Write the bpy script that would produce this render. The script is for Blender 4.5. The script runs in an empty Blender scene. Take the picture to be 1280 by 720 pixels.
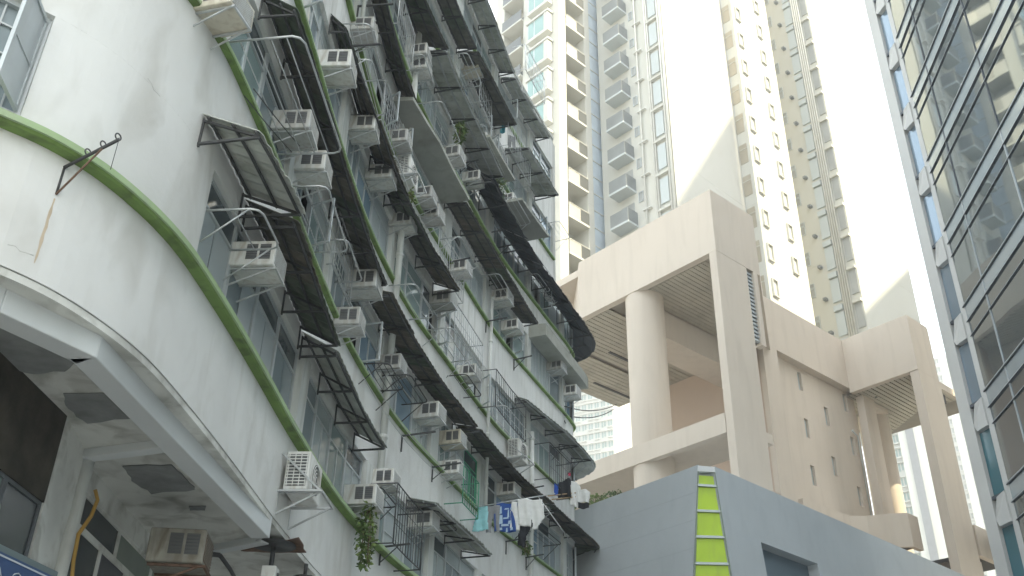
import bpy, bmesh, math, random
from math import sin, cos, tan, radians as rad, pi
from mathutils import Vector, Matrix
random.seed(7)
SC = bpy.context.scene
COL = SC.collection

# ------------------------------------------------------------------ camera
FPX, PITCH, ROLL, CAMZ = 1262.5, rad(31.204), rad(1.1454), 1.6
Fv = Vector((0, cos(PITCH), sin(PITCH))); U0 = Vector((0, -sin(PITCH), cos(PITCH))); R0 = Vector((1, 0, 0))
Rv = cos(ROLL)*R0 + sin(ROLL)*U0
Uv = -sin(ROLL)*R0 + cos(ROLL)*U0
cam = bpy.data.cameras.new('camera'); camo = bpy.data.objects.new('camera', cam); COL.objects.link(camo)
M = Matrix((Rv, Uv, -Fv)).transposed().to_4x4(); M.translation = Vector((0, 0, CAMZ)); camo.matrix_world = M
cam.sensor_width = 36; cam.lens = FPX/1280*36; cam.clip_start = .1; cam.clip_end = 5000
SC.camera = camo
SC.render.resolution_x = 1024; SC.render.resolution_y = 576

# ------------------------------------------------------------------ light
SUN_AZ, SUN_EL = rad(124), rad(47)          # azimuth clockwise from +Y
w = bpy.data.worlds.new('World'); SC.world = w; w.use_nodes = True
nt = w.node_tree; bg = nt.nodes['Background']
sky = nt.nodes.new('ShaderNodeTexSky'); sky.sky_type = 'NISHITA'; sky.sun_disc = False
sky.sun_elevation = SUN_EL; sky.sun_rotation = SUN_AZ
sky.air_density = 1.0; sky.dust_density = 3.0; sky.ozone_density = 1.0
veil = nt.nodes.new('ShaderNodeMix'); veil.data_type = 'RGBA'; veil.inputs['Factor'].default_value = .72      # even thin cloud over the whole sky
veil.inputs['B'].default_value = (3.55, 3.9, 3.92, 1)
nt.links.new(sky.outputs[0], veil.inputs['A']); nt.links.new(veil.outputs['Result'], bg.inputs[0]); bg.inputs[1].default_value = .15
sl = bpy.data.lights.new('sun', 'SUN'); sl.energy = 2.3; sl.angle = rad(.5); sl.color = (1, .88, .60)
so = bpy.data.objects.new('sun', sl); COL.objects.link(so)
so.rotation_euler = Vector((-sin(SUN_AZ)*cos(SUN_EL), -cos(SUN_AZ)*cos(SUN_EL), -sin(SUN_EL))).to_track_quat('-Z', 'Y').to_euler()
so.location = (40, -30, 90)
vs = SC.view_settings; vs.view_transform = 'Standard'; vs.look = 'None'; vs.gamma = 1; vs.exposure = 2.48

# ------------------------------------------------------------------ helpers
def tag(o, label=None, cat=None, group=None, kind=None):
    if label: o['label'] = label
    if cat: o['category'] = cat
    if group: o['group'] = group
    if kind: o['kind'] = kind
    return o
def worg(o):
    v = Vector((0, 0, 0))
    while o: v += o.location; o = o.parent
    return v
def empty(name, loc, label=None, cat=None, group=None):
    o = bpy.data.objects.new(name, None); o.location = loc; COL.objects.link(o); o.empty_display_size = .2
    return tag(o, label, cat, group)
class MB:
    def __init__(s): s.v = []; s.f = []; s.sm = []
    def add(s, vs, fs, smooth=False):
        n = len(s.v); s.v += [Vector(p) for p in vs]; s.f += [tuple(i+n for i in f) for f in fs]; s.sm += [smooth]*len(fs); return s
    def hexa(s, p):     # 8 pts: bottom 4 ccw, top 4 ccw
        return s.add(p, [(3,2,1,0),(4,5,6,7),(0,1,5,4),(1,2,6,5),(2,3,7,6),(3,0,4,7)])
    def box(s, x0, x1, y0, y1, z0, z1):
        return s.hexa([(x0,y0,z0),(x1,y0,z0),(x1,y1,z0),(x0,y1,z0),(x0,y0,z1),(x1,y0,z1),(x1,y1,z1),(x0,y1,z1)])
    def fbox(s, fr, a0, a1, b0, b1, z0, z1):
        P = [fr(a0,b0,z0),fr(a1,b0,z0),fr(a1,b1,z0),fr(a0,b1,z0),fr(a0,b0,z1),fr(a1,b0,z1),fr(a1,b1,z1),fr(a0,b1,z1)]
        return s.hexa(P)
    def prism(s, poly, z0, z1, fr=None):
        n = len(poly); g = (lambda a, b, z: Vector((a, b, z))) if fr is None else fr
        s.add([g(a,b,z0) for a,b in poly]+[g(a,b,z1) for a,b in poly],
              [tuple(range(n-1,-1,-1)), tuple(range(n,2*n))]+[(i,(i+1)%n,(i+1)%n+n,i+n) for i in range(n)]); return s
    def bar(s, a, b, w, h=None, up=(0,0,1)):
        a = Vector(a); b = Vector(b); h = h or w; d = (b-a).normalized(); u = Vector(up)
        x = d.cross(u)
        if x.length < 1e-3: x = d.cross(Vector((1, 0, 0)))
        x.normalize(); y = x.cross(d); x *= w/2; y *= h/2
        return s.hexa([a-x-y, a+x-y, a+x+y, a-x+y, b-x-y, b+x-y, b+x+y, b-x+y])
    def tube(s, pts, r, n=6, cap=True):
        pts = [Vector(p) for p in pts]; rings = []; px = None
        for i, p in enumerate(pts):
            d = (pts[min(i+1, len(pts)-1)]-pts[max(i-1, 0)]).normalized()
            if px is None:
                px = d.cross(Vector((0, 0, 1)))
                if px.length < 1e-2: px = d.cross(Vector((1, 0, 0)))
            px = (px-d*px.dot(d)).normalized(); py = d.cross(px)
            rings.append([p+(px*cos(2*pi*k/n)+py*sin(2*pi*k/n))*r for k in range(n)])
        fs = [(i*n+k, i*n+(k+1)%n, (i+1)*n+(k+1)%n, (i+1)*n+k) for i in range(len(pts)-1) for k in range(n)]
        if cap: fs += [tuple(range(n-1,-1,-1)), tuple((len(pts)-1)*n+k for k in range(n))]
        return s.add([q for r_ in rings for q in r_], fs, True)
    def build(s, name, mat, parent=None, bevel=0):
        me = bpy.data.meshes.new(name); o = bpy.data.objects.new(name, me); COL.objects.link(o)
        org = worg(parent) if parent else Vector((0, 0, 0))
        if parent is None and s.v:
            org = s.v[0].copy(); o.location = org
        me.from_pydata([p-org for p in s.v], [], s.f)
        me.polygons.foreach_set('use_smooth', s.sm)
        bm = bmesh.new(); bm.from_mesh(me); bmesh.ops.recalc_face_normals(bm, faces=bm.faces)
        bm.to_mesh(me); bm.free()
        for m in (mat if isinstance(mat, (list, tuple)) else [mat]): me.materials.append(m)
        if parent: o.parent = parent
        if bevel:
            b = o.modifiers.new('bevel', 'BEVEL'); b.width = bevel; b.segments = 2; b.limit_method = 'ANGLE'
        return o
def copy_tree(o, parent=None):
    c = o.copy(); COL.objects.link(c); c.parent = parent
    for ch in [x for x in KIDS.get(o.name, [])]: copy_tree2(ch, c)
    return c
def copy_tree2(o, p):
    c = o.copy(); COL.objects.link(c); c.parent = p
    for ch in KIDS.get(o.name, []): copy_tree2(ch, c)
KIDS = {}
def kids_index(root):
    KIDS[root.name] = list(root.children)
    for c in root.children: kids_index(c)

# ------------------------------------------------------------------ materials
def S(r, g, b):
    f = lambda c: ((c/255+.055)/1.055)**2.4 if c > 10 else c/255/12.92
    return (f(r), f(g), f(b))
def mat(name, col, rough=.8, var=.08, sc=1.5, bump=0, bsc=20, metal=0, dirt=None, damt=0, dsc=(1, 1, .2), spec=.5, wave=0):
    m = bpy.data.materials.new(name); m.use_nodes = True; n = m.node_tree; L = n.links.new
    p = n.nodes['Principled BSDF']; p.inputs['Roughness'].default_value = rough; p.inputs['Metallic'].default_value = metal
    p.inputs['Specular IOR Level'].default_value = spec
    tc = n.nodes.new('ShaderNodeTexCoord')
    def noise(scale, det=5, vec=None, dist=0):
        t = n.nodes.new('ShaderNodeTexNoise'); t.inputs['Scale'].default_value = scale; t.inputs['Detail'].default_value = det
        t.inputs['Distortion'].default_value = dist
        L(vec or tc.outputs['Object'], t.inputs['Vector']); return t.outputs['Fac']
    mx = n.nodes.new('ShaderNodeMix'); mx.data_type = 'RGBA'
    mx.inputs['A'].default_value = (*[c*(1-var) for c in col], 1); mx.inputs['B'].default_value = (*[min(1, c*(1+var)) for c in col], 1)
    rp = n.nodes.new('ShaderNodeMapRange'); rp.inputs[1].default_value = .3; rp.inputs[2].default_value = .7
    L(noise(sc, 6), rp.inputs[0]); L(rp.outputs[0], mx.inputs['Factor']); out = mx.outputs['Result']
    if dirt:
        mp = n.nodes.new('ShaderNodeMapping'); mp.inputs['Scale'].default_value = dsc; L(tc.outputs['Object'], mp.inputs['Vector'])
        r2 = n.nodes.new('ShaderNodeMapRange'); r2.inputs[1].default_value = .48; r2.inputs[2].default_value = .78; r2.inputs[4].default_value = damt
        L(noise(2.2, 9, mp.outputs[0], .6), r2.inputs[0])
        m2 = n.nodes.new('ShaderNodeMix'); m2.data_type = 'RGBA'; m2.inputs['B'].default_value = (*dirt, 1)
        L(out, m2.inputs['A']); L(r2.outputs[0], m2.inputs['Factor']); out = m2.outputs['Result']
    L(out, p.inputs['Base Color'])
    if bump:
        b = n.nodes.new('ShaderNodeBump'); b.inputs['Strength'].default_value = 1; b.inputs['Distance'].default_value = bump
        L(noise(bsc, 4), b.inputs['Height']); L(b.outputs[0], p.inputs['Normal'])
    return m
def wavy_glass(name, col, rough, amp, sc, spec=1.0, metal=0.0):
    m = mat(name, col, rough, .05, .3, spec=spec, metal=metal); n = m.node_tree
    b = n.nodes.new('ShaderNodeBump'); b.inputs['Distance'].default_value = amp
    t = n.nodes.new('ShaderNodeTexNoise'); t.inputs['Scale'].default_value = sc; t.inputs['Detail'].default_value = 1
    tc = n.nodes['Texture Coordinate']; n.links.new(tc.outputs['Object'], t.inputs['Vector']); n.links.new(t.outputs['Fac'], b.inputs['Height'])
    n.links.new(b.outputs[0], n.nodes['Principled BSDF'].inputs['Normal']); return m

GR = S(96, 100, 92)
m_wall = mat('painted_wall', (.69, .70, .69), .85, .10, .5, .008, 5, dirt=(.42, .41, .37), damt=.55, dsc=(.9, .9, .4))
m_wall2 = mat('streaked_wall', (.71, .72, .71), .88, .09, .6, .006, 6, dirt=(.38, .38, .34), damt=.6, dsc=(2.2, 2.2, .28))
m_ac2 = mat('cream_casing', (.58, .55, .46), .55, .08, 3, dirt=(.30, .24, .17), damt=.8, dsc=(3, 3, 1))
m_ac3 = mat('grey_casing', (.46, .47, .46), .55, .1, 3, dirt=(.24, .20, .15), damt=.8, dsc=(3, 3, 1))
m_wall_dirty = mat('stained_wall', (.52, .53, .51), .88, .1, .9, .006, 6, dirt=(.22, .22, .19), damt=.7, dsc=(1.6, 1.6, .35))
m_pier = mat('pier_paint', (.62, .64, .62), .85, .1, .8, .004, 10, dirt=(.25, .25, .22), damt=.6, dsc=(2, 2, .3))
m_crack = mat('crack_grey', (.40, .40, .38), .9)
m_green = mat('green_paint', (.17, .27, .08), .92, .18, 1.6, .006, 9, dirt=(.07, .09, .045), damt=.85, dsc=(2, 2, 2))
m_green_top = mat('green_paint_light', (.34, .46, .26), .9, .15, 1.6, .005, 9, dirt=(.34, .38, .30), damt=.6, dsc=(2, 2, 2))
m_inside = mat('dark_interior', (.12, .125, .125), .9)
m_alu = mat('aluminium_frame', (.50, .54, .56), .45, .08, 3, metal=.2, dirt=(.28, .28, .27), damt=.5)
m_dkframe = mat('dark_frame', (.09, .10, .11), .5, .1, 3)
GL = [wavy_glass('window_glass_%s' % n, c, .12, .004, 3, .6) for n, c in
      [('slate', (.25, .30, .325)), ('teal', (.26, .34, .34)), ('pale', (.44, .50, .51)), ('curtained', (.60, .62, .61)), ('dark', (.08, .10, .11)), ('blue', (.20, .29, .37))]]
m_frost = wavy_glass('frosted_panel', (.38, .43, .45), .35, .004, 4, .4)
m_ac = mat('ac_casing', (.68, .69, .67), .5, .08, 3, dirt=(.34, .29, .22), damt=.75, dsc=(3, 3, 1))
m_ac_dark = mat('ac_vent', (.10, .105, .11), .7, .1, 8)
m_ac_lv = mat('ac_louvre', (.17, .175, .18), .7, .1, 8)
m_ac_grey = mat('ac_back_grille', (.40, .42, .43), .6, .1, 10)
m_sheet = mat('corrugated_sheet', (.12, .12, .105), .85, .35, 3, .006, 14, dirt=(.20, .20, .17), damt=.7, dsc=(2, 2, 2))
m_sheet2 = mat('corrugated_sheet_brown', (.17, .155, .13), .85, .3, 3, .006, 14, dirt=(.07, .07, .06), damt=.7, dsc=(2, 2, 2))
m_sheet3 = mat('corrugated_sheet_green', (.10, .125, .095), .85, .3, 3, .006, 14, dirt=(.20, .20, .17), damt=.6, dsc=(2, 2, 2))
m_sheet_l2 = mat('patched_sheet', (.36, .38, .34), .8, .25, 2, .004, 14, dirt=(.10, .10, .08), damt=.7, dsc=(2, 2, 2))
m_sheet_l = mat('pale_sheet', (.48, .50, .47), .8, .2, 2, .004, 14, dirt=(.14, .15, .12), damt=.6, dsc=(2, 2, 2))
m_canopy_c = mat('concrete_canopy', (.34, .35, .32), .9, .12, 1.2, .005, 10, dirt=(.16, .17, .12), damt=.6, dsc=(1, 1, 1))
m_tarp = mat('black_tarp', (.05, .06, .07), .7, .2, 3, .02, 5)
m_iron = mat('dark_iron', (.055, .058, .06), .7, .2, 9)
m_tube = mat('steel_tube', (.50, .52, .53), .4, .12, 8, metal=.5)
m_rust = mat('rusty_iron', (.16, .10, .07), .9, .3, 12)
m_pipe = mat('drain_pipe', (.60, .62, .60), .6, .1, 2, dirt=(.25, .25, .22), damt=.6, dsc=(3, 3, .5))
m_moss = mat('moss', (.09, .14, .04), .95, .4, 8)
m_leaf = mat('leaves', (.07, .12, .03), .7, .5, 14)
m_leaf2 = mat('leaves_light', (.14, .20, .05), .7, .4, 14)
m_soffit = mat('old_soffit', (.62, .63, .60), .9, .15, 1.2, .01, 6, dirt=(.16, .15, .12), damt=.7, dsc=(1.2, 1.2, 1.2))
m_patch = mat('bare_patch', (.22, .23, .23), .95, .2, 4, .012, 12)
m_beam = mat('beam_paint', (.60, .63, .64), .8, .06, .8, .004, 8)
m_dkwall = mat('dark_brown_wall', (.05, .045, .035), .95, .5, 3, .01, 10)  # very dark brown wall surface
m_pink = mat('pink_plaster', (.33, .22, .21), .9, .15, 3)
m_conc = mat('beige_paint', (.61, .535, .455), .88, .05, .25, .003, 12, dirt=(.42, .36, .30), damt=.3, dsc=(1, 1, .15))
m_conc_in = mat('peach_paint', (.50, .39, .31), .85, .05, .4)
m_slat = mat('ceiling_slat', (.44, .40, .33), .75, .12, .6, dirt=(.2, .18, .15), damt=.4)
m_joint = mat('dark_joint', (.07, .065, .06), .9)
m_grey = mat('blue_grey_render', (.47, .505, .53), .85, .06, .3, .003, 15, dirt=(.34, .38, .41), damt=.3, dsc=(1, 1, .5))
m_grey_j = mat('grey_joint', (.44, .475, .50), .9)
m_grey_d = mat('recess_grey', (.16, .21, .25), .6, .06, .5)
m_lime = mat('lime_panel', (.44, .64, .008), .4, .08, .9, dirt=(.30, .42, .05), damt=.5, dsc=(1.5, 1.5, .4))
m_trim2 = mat('green_grey_trim', (.20, .25, .20), .5)
m_trim = mat('grey_trim', (.42, .46, .48), .45, .05, 2, metal=.4)
m_tower = mat('tower_paint', (.56, .555, .51), .85, .03, .1, dirt=(.52, .50, .46), damt=.3, dsc=(1, 1, .1))
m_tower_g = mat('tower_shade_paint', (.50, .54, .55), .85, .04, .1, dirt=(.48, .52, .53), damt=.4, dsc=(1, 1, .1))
m_tglw = mat('cream_glazing', (.38, .34, .27), .5, .05, 1)
m_tglz = mat('tower_glazing', (.34, .35, .345), .5, .1, 1)
m_rail2 = mat('balcony_grille', (.21, .225, .23), .5, .1, 1)
m_rail = mat('balcony_panel_dark', (.11, .115, .115), .3, .05, 1)
m_rail_w = mat('balcony_panel_pale', (.42, .41, .38), .5, .05, 1)
m_twin = wavy_glass('tower_window', (.22, .36, .345), .1, .002, 1, .8)
m_twin_d = wavy_glass('tower_window_dark', (.14, .16, .17), .15, .002, 1, .8)
m_tpipe = mat('tower_pipe', (.66, .66, .63), .6)
m_bluestrip = mat('tower_blue_glass', (.58, .66, .74), .5, .1, 1)
m_gt = wavy_glass('curtain_glass', (.25, .29, .31), .03, .005, .35, 1.0, .8)
m_gt2 = wavy_glass('spandrel_glass', (.36, .42, .455), .12, .01, .6, .8, .35)
m_gtm = mat('curtain_mullion', (.05, .06, .075), .4, .1, 2, metal=.4)
m_gtm2 = mat('curtain_mullion_light', (.36, .39, .41), .4, .05, 2, metal=.4)
m_gtw = mat('cladding_panel', (.46, .46, .45), .55, .05, .5, dirt=(.42, .43, .45), damt=.4)
m_gtb = wavy_glass('sky_reflection_glass', (.24, .31, .38), .1, .003, 1, .9, .5)  # blue of the reflected sky put into the glass colour
m_gtt = wavy_glass('teal_glass', (.04, .13, .16), .1, .002, 1, .9)
m_far = mat('far_tower_paint', (.48, .48, .45), .9, .05, .05)
m_farw = mat('far_tower_window', (.14, .17, .18), .5, .2, .2)
m_farg = mat('far_tower_glass', (.16, .25, .24), .3, .2, .2)
m_asph = mat('concrete_road', (.30, .295, .28), .9, .2, .6, .004, 60)
m_pave = mat('pavement', (.36, .35, .33), .9, .15, .8)
m_ground = mat('ground', (.42, .41, .38), .95, .2, .05)

def onz(x, y, z):       # point at height z (above the camera) seen at photo position x, y
    d = (x-640)/FPX*Rv-(y-360)/FPX*Uv+Fv
    return Vector((d.x*z/d.z, d.y*z/d.z, z+CAMZ))

# ------------------------------------------------------------------ ground and street
g = MB().box(-600, 600, -600, 600, -.5, 0).build('ground', m_ground); tag(g, kind='structure')
# ------------------------------------------------------------------ curved apartment building : plan curve
NODES = [(-7.6,4.2),(-6.2,5.3),(-4.64,6.63),(-4.11,7.12),(-3.76,7.71),(-3.49,8.6),(-3.36,9.79),(-3.26,11.35),(-3.14,13.8),(-2.9,16.6),
         (-2.37,19.55),(-1.54,22.5),(-.46,26.05),(.95,29.5),(2.05,32.1),(2.2,33.0),(1.6,33.7),(0,34.6)]
CP = []
for i in range(len(NODES)-1):
    p0, p1, p2, p3 = [Vector(NODES[j]) for j in (max(i-1, 0), i, i+1, min(i+2, len(NODES)-1))]
    for k in range(24):
        t = k/24; CP.append(.5*((2*p1)+(-p0+p2)*t+(2*p0-5*p1+4*p2-p3)*t*t+(-p0+3*p1-3*p2+p3)*t**3))
CP.append(Vector(NODES[-1]))
SL = [0]
for i in range(1, len(CP)): SL.append(SL[-1]+(CP[i]-CP[i-1]).length)
TN = [(CP[min(i+1, len(CP)-1)]-CP[max(i-1, 0)]).normalized() for i in range(len(CP))]
def fidx(s):
    s = max(0, min(SL[-1]-1e-4, s)); lo, hi = 0, len(SL)-1
    while hi-lo > 1:
        m = (lo+hi)//2
        if SL[m] <= s: lo = m
        else: hi = m
    return lo, (s-SL[lo])/(SL[hi]-SL[lo])
def fa(s, z=0, d=0):    # facade point: s metres along the curve, z above camera height, d metres proud of the wall
    i, t = fidx(s); p = CP[i].lerp(CP[i+1], t); n = TN[i].lerp(TN[i+1], t).normalized()
    return Vector((p.x+n.y*d, p.y-n.x*d, z+CAMZ))
def fang(s): i, t = fidx(s); n = TN[i].lerp(TN[i+1], t); return math.atan2(n.y, n.x)
FH = 2.827
def hz(k): return 5.7+FH*(k-1)
def W(x, y, d=0):       # photo position -> (s, z) on the facade surface pushed out by d
    r = (x-640)/FPX*Rv-(y-360)/FPX*Uv+Fv; a = math.atan2(r.x, r.y); last = None
    for i in range(0, len(CP)):
        q = Vector((CP[i].x+TN[i].y*d, CP[i].y-TN[i].x*d)); b = math.atan2(q.x, q.y)
        if last and last[0] <= a <= b:
            t = (a-last[0])/(b-last[0]); p = last[1].lerp(q, t)
            return SL[i-1]+(SL[i]-SL[i-1])*t, p.length*r.z/math.hypot(r.x, r.y)
        last = (b, q)
    raise ValueError((x, y))
def sweep(mb, s0, s1, prof, step=.11):      # closed profile of (d, z) swept along the facade
    n = max(1, int(round((s1-s0)/step))); k = len(prof); vs = []
    for i in range(n+1):
        s = s0+(s1-s0)*i/n; vs += [fa(s, z, d) for d, z in prof]
    fs = [(i*k+j, i*k+(j+1)%k, (i+1)*k+(j+1)%k, (i+1)*k+j) for i in range(n) for j in range(k)]
    fs += [tuple(range(k-1, -1, -1)), tuple(n*k+j for j in range(k))]
    return mb.add(vs, fs)
def band(mb, s0, s1, z0, z1, d0, d1): return sweep(mb, s0, s1, [(d0, z0), (d1, z0), (d1, z1), (d0, z1)])
SMAX = SL[-1]-.05
bld = empty('apartment_building', (-3.3, 12, 0), 'long white curved apartment building with green window ledges on the left of the photo', 'building')
NF = 8
SW = {1: 6.75, 2: 6.45}                     # where the windows of a floor begin
HEAD = .48*FH
ROOFZ = hz(8)-.12
STEP = 29.0                                  # the top storeys stop short of the far corner
def smax(k): return STEP if k >= 6 else SMAX
for k in range(0, NF):
    mb = MB(); z1 = min(hz(k+1), ROOFZ)
    if k == 0: band(mb, 0, SMAX, 4.38, z1, -.22, 0)
    else: band(mb, 0, smax(k if k != 5 else 6), hz(k)+HEAD, z1, -.22, 0)
    mb.build('wall', m_wall if k < 3 else m_wall2, bld)
    if k >= 1:
        s0 = SW.get(k, 6.5); mb = MB()
        if k == 1:
            band(mb, 0, 3.12, hz(1), hz(1)+HEAD, -.22, -.001); band(mb, 4.2, s0, hz(1), hz(1)+HEAD, -.22, -.001)
            band(mb, 3.12, 4.2, hz(1), hz(1)+.13, -.22, -.001)
        else: band(mb, 0, s0, hz(k), hz(k)+HEAD, -.22, -.001)
        mb.build('wall', m_wall, bld)
mb = MB(); band(mb, 0, STEP, ROOFZ, ROOFZ+.12, -.22, .04); mb.build('parapet', m_wall_dirty, bld)
for k in range(1, NF):
    mb = MB(); z = hz(k); SM_ = smax(k)
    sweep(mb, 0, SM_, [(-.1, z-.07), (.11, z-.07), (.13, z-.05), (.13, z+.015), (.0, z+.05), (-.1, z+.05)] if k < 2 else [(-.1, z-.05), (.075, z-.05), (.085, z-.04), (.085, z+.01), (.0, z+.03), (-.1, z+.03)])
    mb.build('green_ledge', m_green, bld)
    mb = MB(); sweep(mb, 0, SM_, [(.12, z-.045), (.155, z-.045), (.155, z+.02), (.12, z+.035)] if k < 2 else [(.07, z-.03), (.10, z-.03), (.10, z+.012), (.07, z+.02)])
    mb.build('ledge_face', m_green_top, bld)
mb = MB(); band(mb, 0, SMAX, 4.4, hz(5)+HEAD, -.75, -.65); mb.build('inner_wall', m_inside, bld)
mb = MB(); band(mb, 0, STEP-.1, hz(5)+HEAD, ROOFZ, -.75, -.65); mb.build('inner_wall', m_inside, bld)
def fp2(s, d=0): v = fa(s, 0, d); return (v.x, v.y)
low = [fp2(s*.75) for s in range(int(SMAX/.75)+1)]+[(0, 34.6), (-14, 40), (-24, 8), (-12, .6)]
upp = [fp2(s*.725) for s in range(int(STEP/.725)+1)]+[fp2(STEP, -12), (-24, 8), (-12, .6)]
TZ = hz(5)+HEAD+CAMZ
MB().prism(low, TZ+.002, TZ+.14).build('terrace_slab', m_wall_dirty, bld)
MB().prism(upp, ROOFZ+CAMZ-.1, ROOFZ+CAMZ+.05).build('roof_slab', m_wall_dirty, bld)
def backwall(a, b, z0, z1):
    a = Vector(a); b = Vector(b); n = Vector((-(b-a).y, (b-a).x)).normalized()*-.25
    MB().prism([tuple(a), tuple(b), tuple(b+n), tuple(a+n)], z0, z1).build('rear_wall', m_wall_dirty, bld)
for a, b in (((0, 34.6), (-14, 40)), ((-14, 40), (-24, 8)), ((-24, 8), (-12, .6)), ((-12, .6), (-7.7, 4.1))): backwall(a, b, 0, TZ)
for a, b in ((fp2(STEP), fp2(STEP, -12)), (fp2(STEP, -12), (-24, 8)), ((-24, 8), (-12, .6)), ((-12, .6), (-7.7, 4.1))): backwall(a, b, TZ+.141, ROOFZ+CAMZ-.11)
# ---- piers and windows
PIERS = {1: [11.45, 15.85, 19.75, 23.3, 26.9], 2: [9.4, 12.1, 16.1, 19.6, 23.3, 26.7, 29.9]}
def piers(k): return PIERS.get(k, [8.7, 11.9, 16.05, 19.65, 23.25, 26.75, 29.9])
winspots = []
for k in range(1, NF):
    s0 = SW.get(k, 6.5); ps = [p for p in piers(k)]
    edges = [s0]
    for p in ps:
        if p > smax(k)-1: continue
        pw = random.choice((.32, .4, .5)) if p < 25 else .3
        mb = MB(); band(mb, p-pw/2, p+pw/2, hz(k)+.04, hz(k)+HEAD, -.22, .004+.03*random.random()); mb.build('pier', m_pier, bld)
        edges += [p-pw/2, p+pw/2]
    edges.append(32.9 if k < 6 else STEP)
    for a, b in zip(edges[::2], edges[1::2]):
        n = max(1, int(round((b-a)/1.12)))
        for i in range(n): winspots.append((k, a+(b-a)*(i+.5)/n, (b-a)/n))
# shared window meshes, x along the facade, y outward, z up, one metre wide
def win_mesh(style):
    h = HEAD-.06; mb = MB(); t = .035
    mb.box(-.5, .5, -.03, .03, 0, t); mb.box(-.5, .5, -.03, .03, h-t, h)
    mb.box(-.5, -.5+t, -.028, .028, t, h-t); mb.box(.5-t, .5, -.028, .028, t, h-t)
    if style in (0, 1, 2): mb.box(-.5+t, .5-t, -.02, .025, h*.70, h*.70+t)
    if style in (0, 2): mb.box(-.016, .016, -.022, .022, t, h*.70)
    if style == 2: mb.box(-.5+t, .5-t, -.018, .018, h*.36, h*.36+.03)
    if style == 3:
        for q in (-.17, .17): mb.box(q-.015, q+.015, -.02, .02, t, h-t)
    return mb
def rawmesh(mb, name, m):
    o = mb.build(name, m); me = o.data; org = o.location.copy()
    me.transform(Matrix.Translation(org)); bpy.data.objects.remove(o); return me
WM = [rawmesh(win_mesh(i), 'window', m_alu) for i in range(4)]
WM2 = rawmesh(win_mesh(0), 'window', mat('green_frame', (.05, .30, .17), .5))
WMD = rawmesh(win_mesh(1), 'window', m_dkframe)
h = HEAD-.06
PANE = {}
for nm, (x0, x1, z0, z1) in dict(full=(-.46, .46, .03, h-.03), low=(-.46, .46, .03, h*.7), lowl=(-.46, -.016, .03, h*.7), lowr=(.016, .46, .03, h*.7), top=(-.46, .46, h*.7+.035, h-.03)).items():
    for gi, gm in enumerate(GL+[m_frost]):
        PANE[nm, gi] = rawmesh(MB().box(x0, x1, -.012, .0, z0, z1), 'pane', gm)
SASH = rawmesh(MB().box(0, .46, -.015, .015, 0, .03).box(0, .46, -.015, .015, .8, .83).box(0, .03, -.014, .014, .03, .8).box(.43, .46, -.014, .014, .03, .8), 'open_sash', m_alu)
def link(me, name, parent, loc, rz=0, sc=(1, 1, 1)):
    o = bpy.data.objects.new(name, me); COL.objects.link(o); o.parent = parent; o.location = loc; o.rotation_euler = (0, 0, rz); o.scale = sc; return o
def frot(s): return fang(s)      # local x = tangent; local y must be outward (right of the heading)
ORG = bld.location
def outmat(s):               # columns: tangent, outward, up
    a = fang(s); t = Vector((cos(a), sin(a), 0)); n = Vector((sin(a), -cos(a), 0)); return t, n
OPEN = []
for (k, s, wd) in winspots:
    t, n = outmat(s); st = random.choice((0, 0, 1, 2, 3, 0)); rec = -.10
    me = WM[st]
    if k == 2 and 22.0 < s < 23.6: me = WM2
    gi = random.choices(range(7), (5, 4, 3.2, 2.2, 1.2, 2.5, 2.5))[0]
    if k == 1 and s < 11.4: gi = 6 if s < 9.6 else 0; me = WM[1]
    p = fa(s, hz(k)+.05, rec)-ORG
    # y outward means a left-handed pair with z up, so rotate by the tangent and turn the frame about: x = -tangent
    rz = fang(s)+pi
    o = link(me, 'window', bld, p, rz, (wd*.995, 1, 1))
    if st in (0, 2):
        op = random.random()
        if op > .16 or k == 1: link(PANE['lowl', gi], 'pane', o, (0, 0, 0))
        else: OPEN.append((o, k, s))
        link(PANE['lowr', random.choice((gi, gi, 0))], 'pane', o, (0, 0, 0)); link(PANE['top', random.choice((gi, 4, 2))], 'pane', o, (0, 0, 0))
    elif st == 1: link(PANE['low', gi], 'pane', o, (0, 0, 0)); link(PANE['top', gi], 'pane', o, (0, 0, 0))
    else: link(PANE['full', gi], 'pane', o, (0, 0, 0))
for o, k, s in OPEN:
    c = link(SASH, 'open_sash', o, (-.48, .03, .05), rad(random.uniform(50, 95)), (1, 1, 1))
    c2 = None
# the barred window round the corner at the upper left, one sash swung open
s = 3.66; p = fa(s, hz(1)+.14, -.10)-ORG; mb = MB(); hh = 1.22
mb.box(-.54, .54, -.03, .04, 0, .05).box(-.54, .54, -.03, .04, hh-.05, hh).box(-.54, -.49, -.028, .038, .05, hh-.05).box(.49, .54, -.028, .038, .05, hh-.05).box(-.02, .02, -.028, .038, .05, hh-.05)
wme = rawmesh(mb, 'corner_window', m_alu); cw = link(wme, 'corner_window', bld, p, fang(s)+pi); cw['label'] = 'casement window with an open glazed sash at the near corner'
mb = MB()
for q in (.30, .62, .94): mb.box(-.5, .5, -.008, .012, q-.009, q+.009)
for q in (-.38, -.26, -.14, .14, .26, .38): mb.box(q-.008, q+.008, -.006, .010, .03, hh-.03)
link(rawmesh(mb, 'glazing_bars', m_alu), 'glazing_bars', cw, (0, 0, 0))
link(rawmesh(MB().box(-.5, .5, -.022, -.012, .03, hh-.03), 'pane', GL[0]), 'pane', cw, (0, 0, 0))
mb = MB().box(0, .5, -.018, .018, 0, .04).box(0, .5, -.018, .018, 1.06, 1.1).box(0, .04, -.017, .017, .04, 1.06).box(.46, .5, -.017, .017, .04, 1.06).box(.04, .46, -.004, .004, .04, 1.06).box(.04, .46, -.012, .012, .5, .53)
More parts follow.
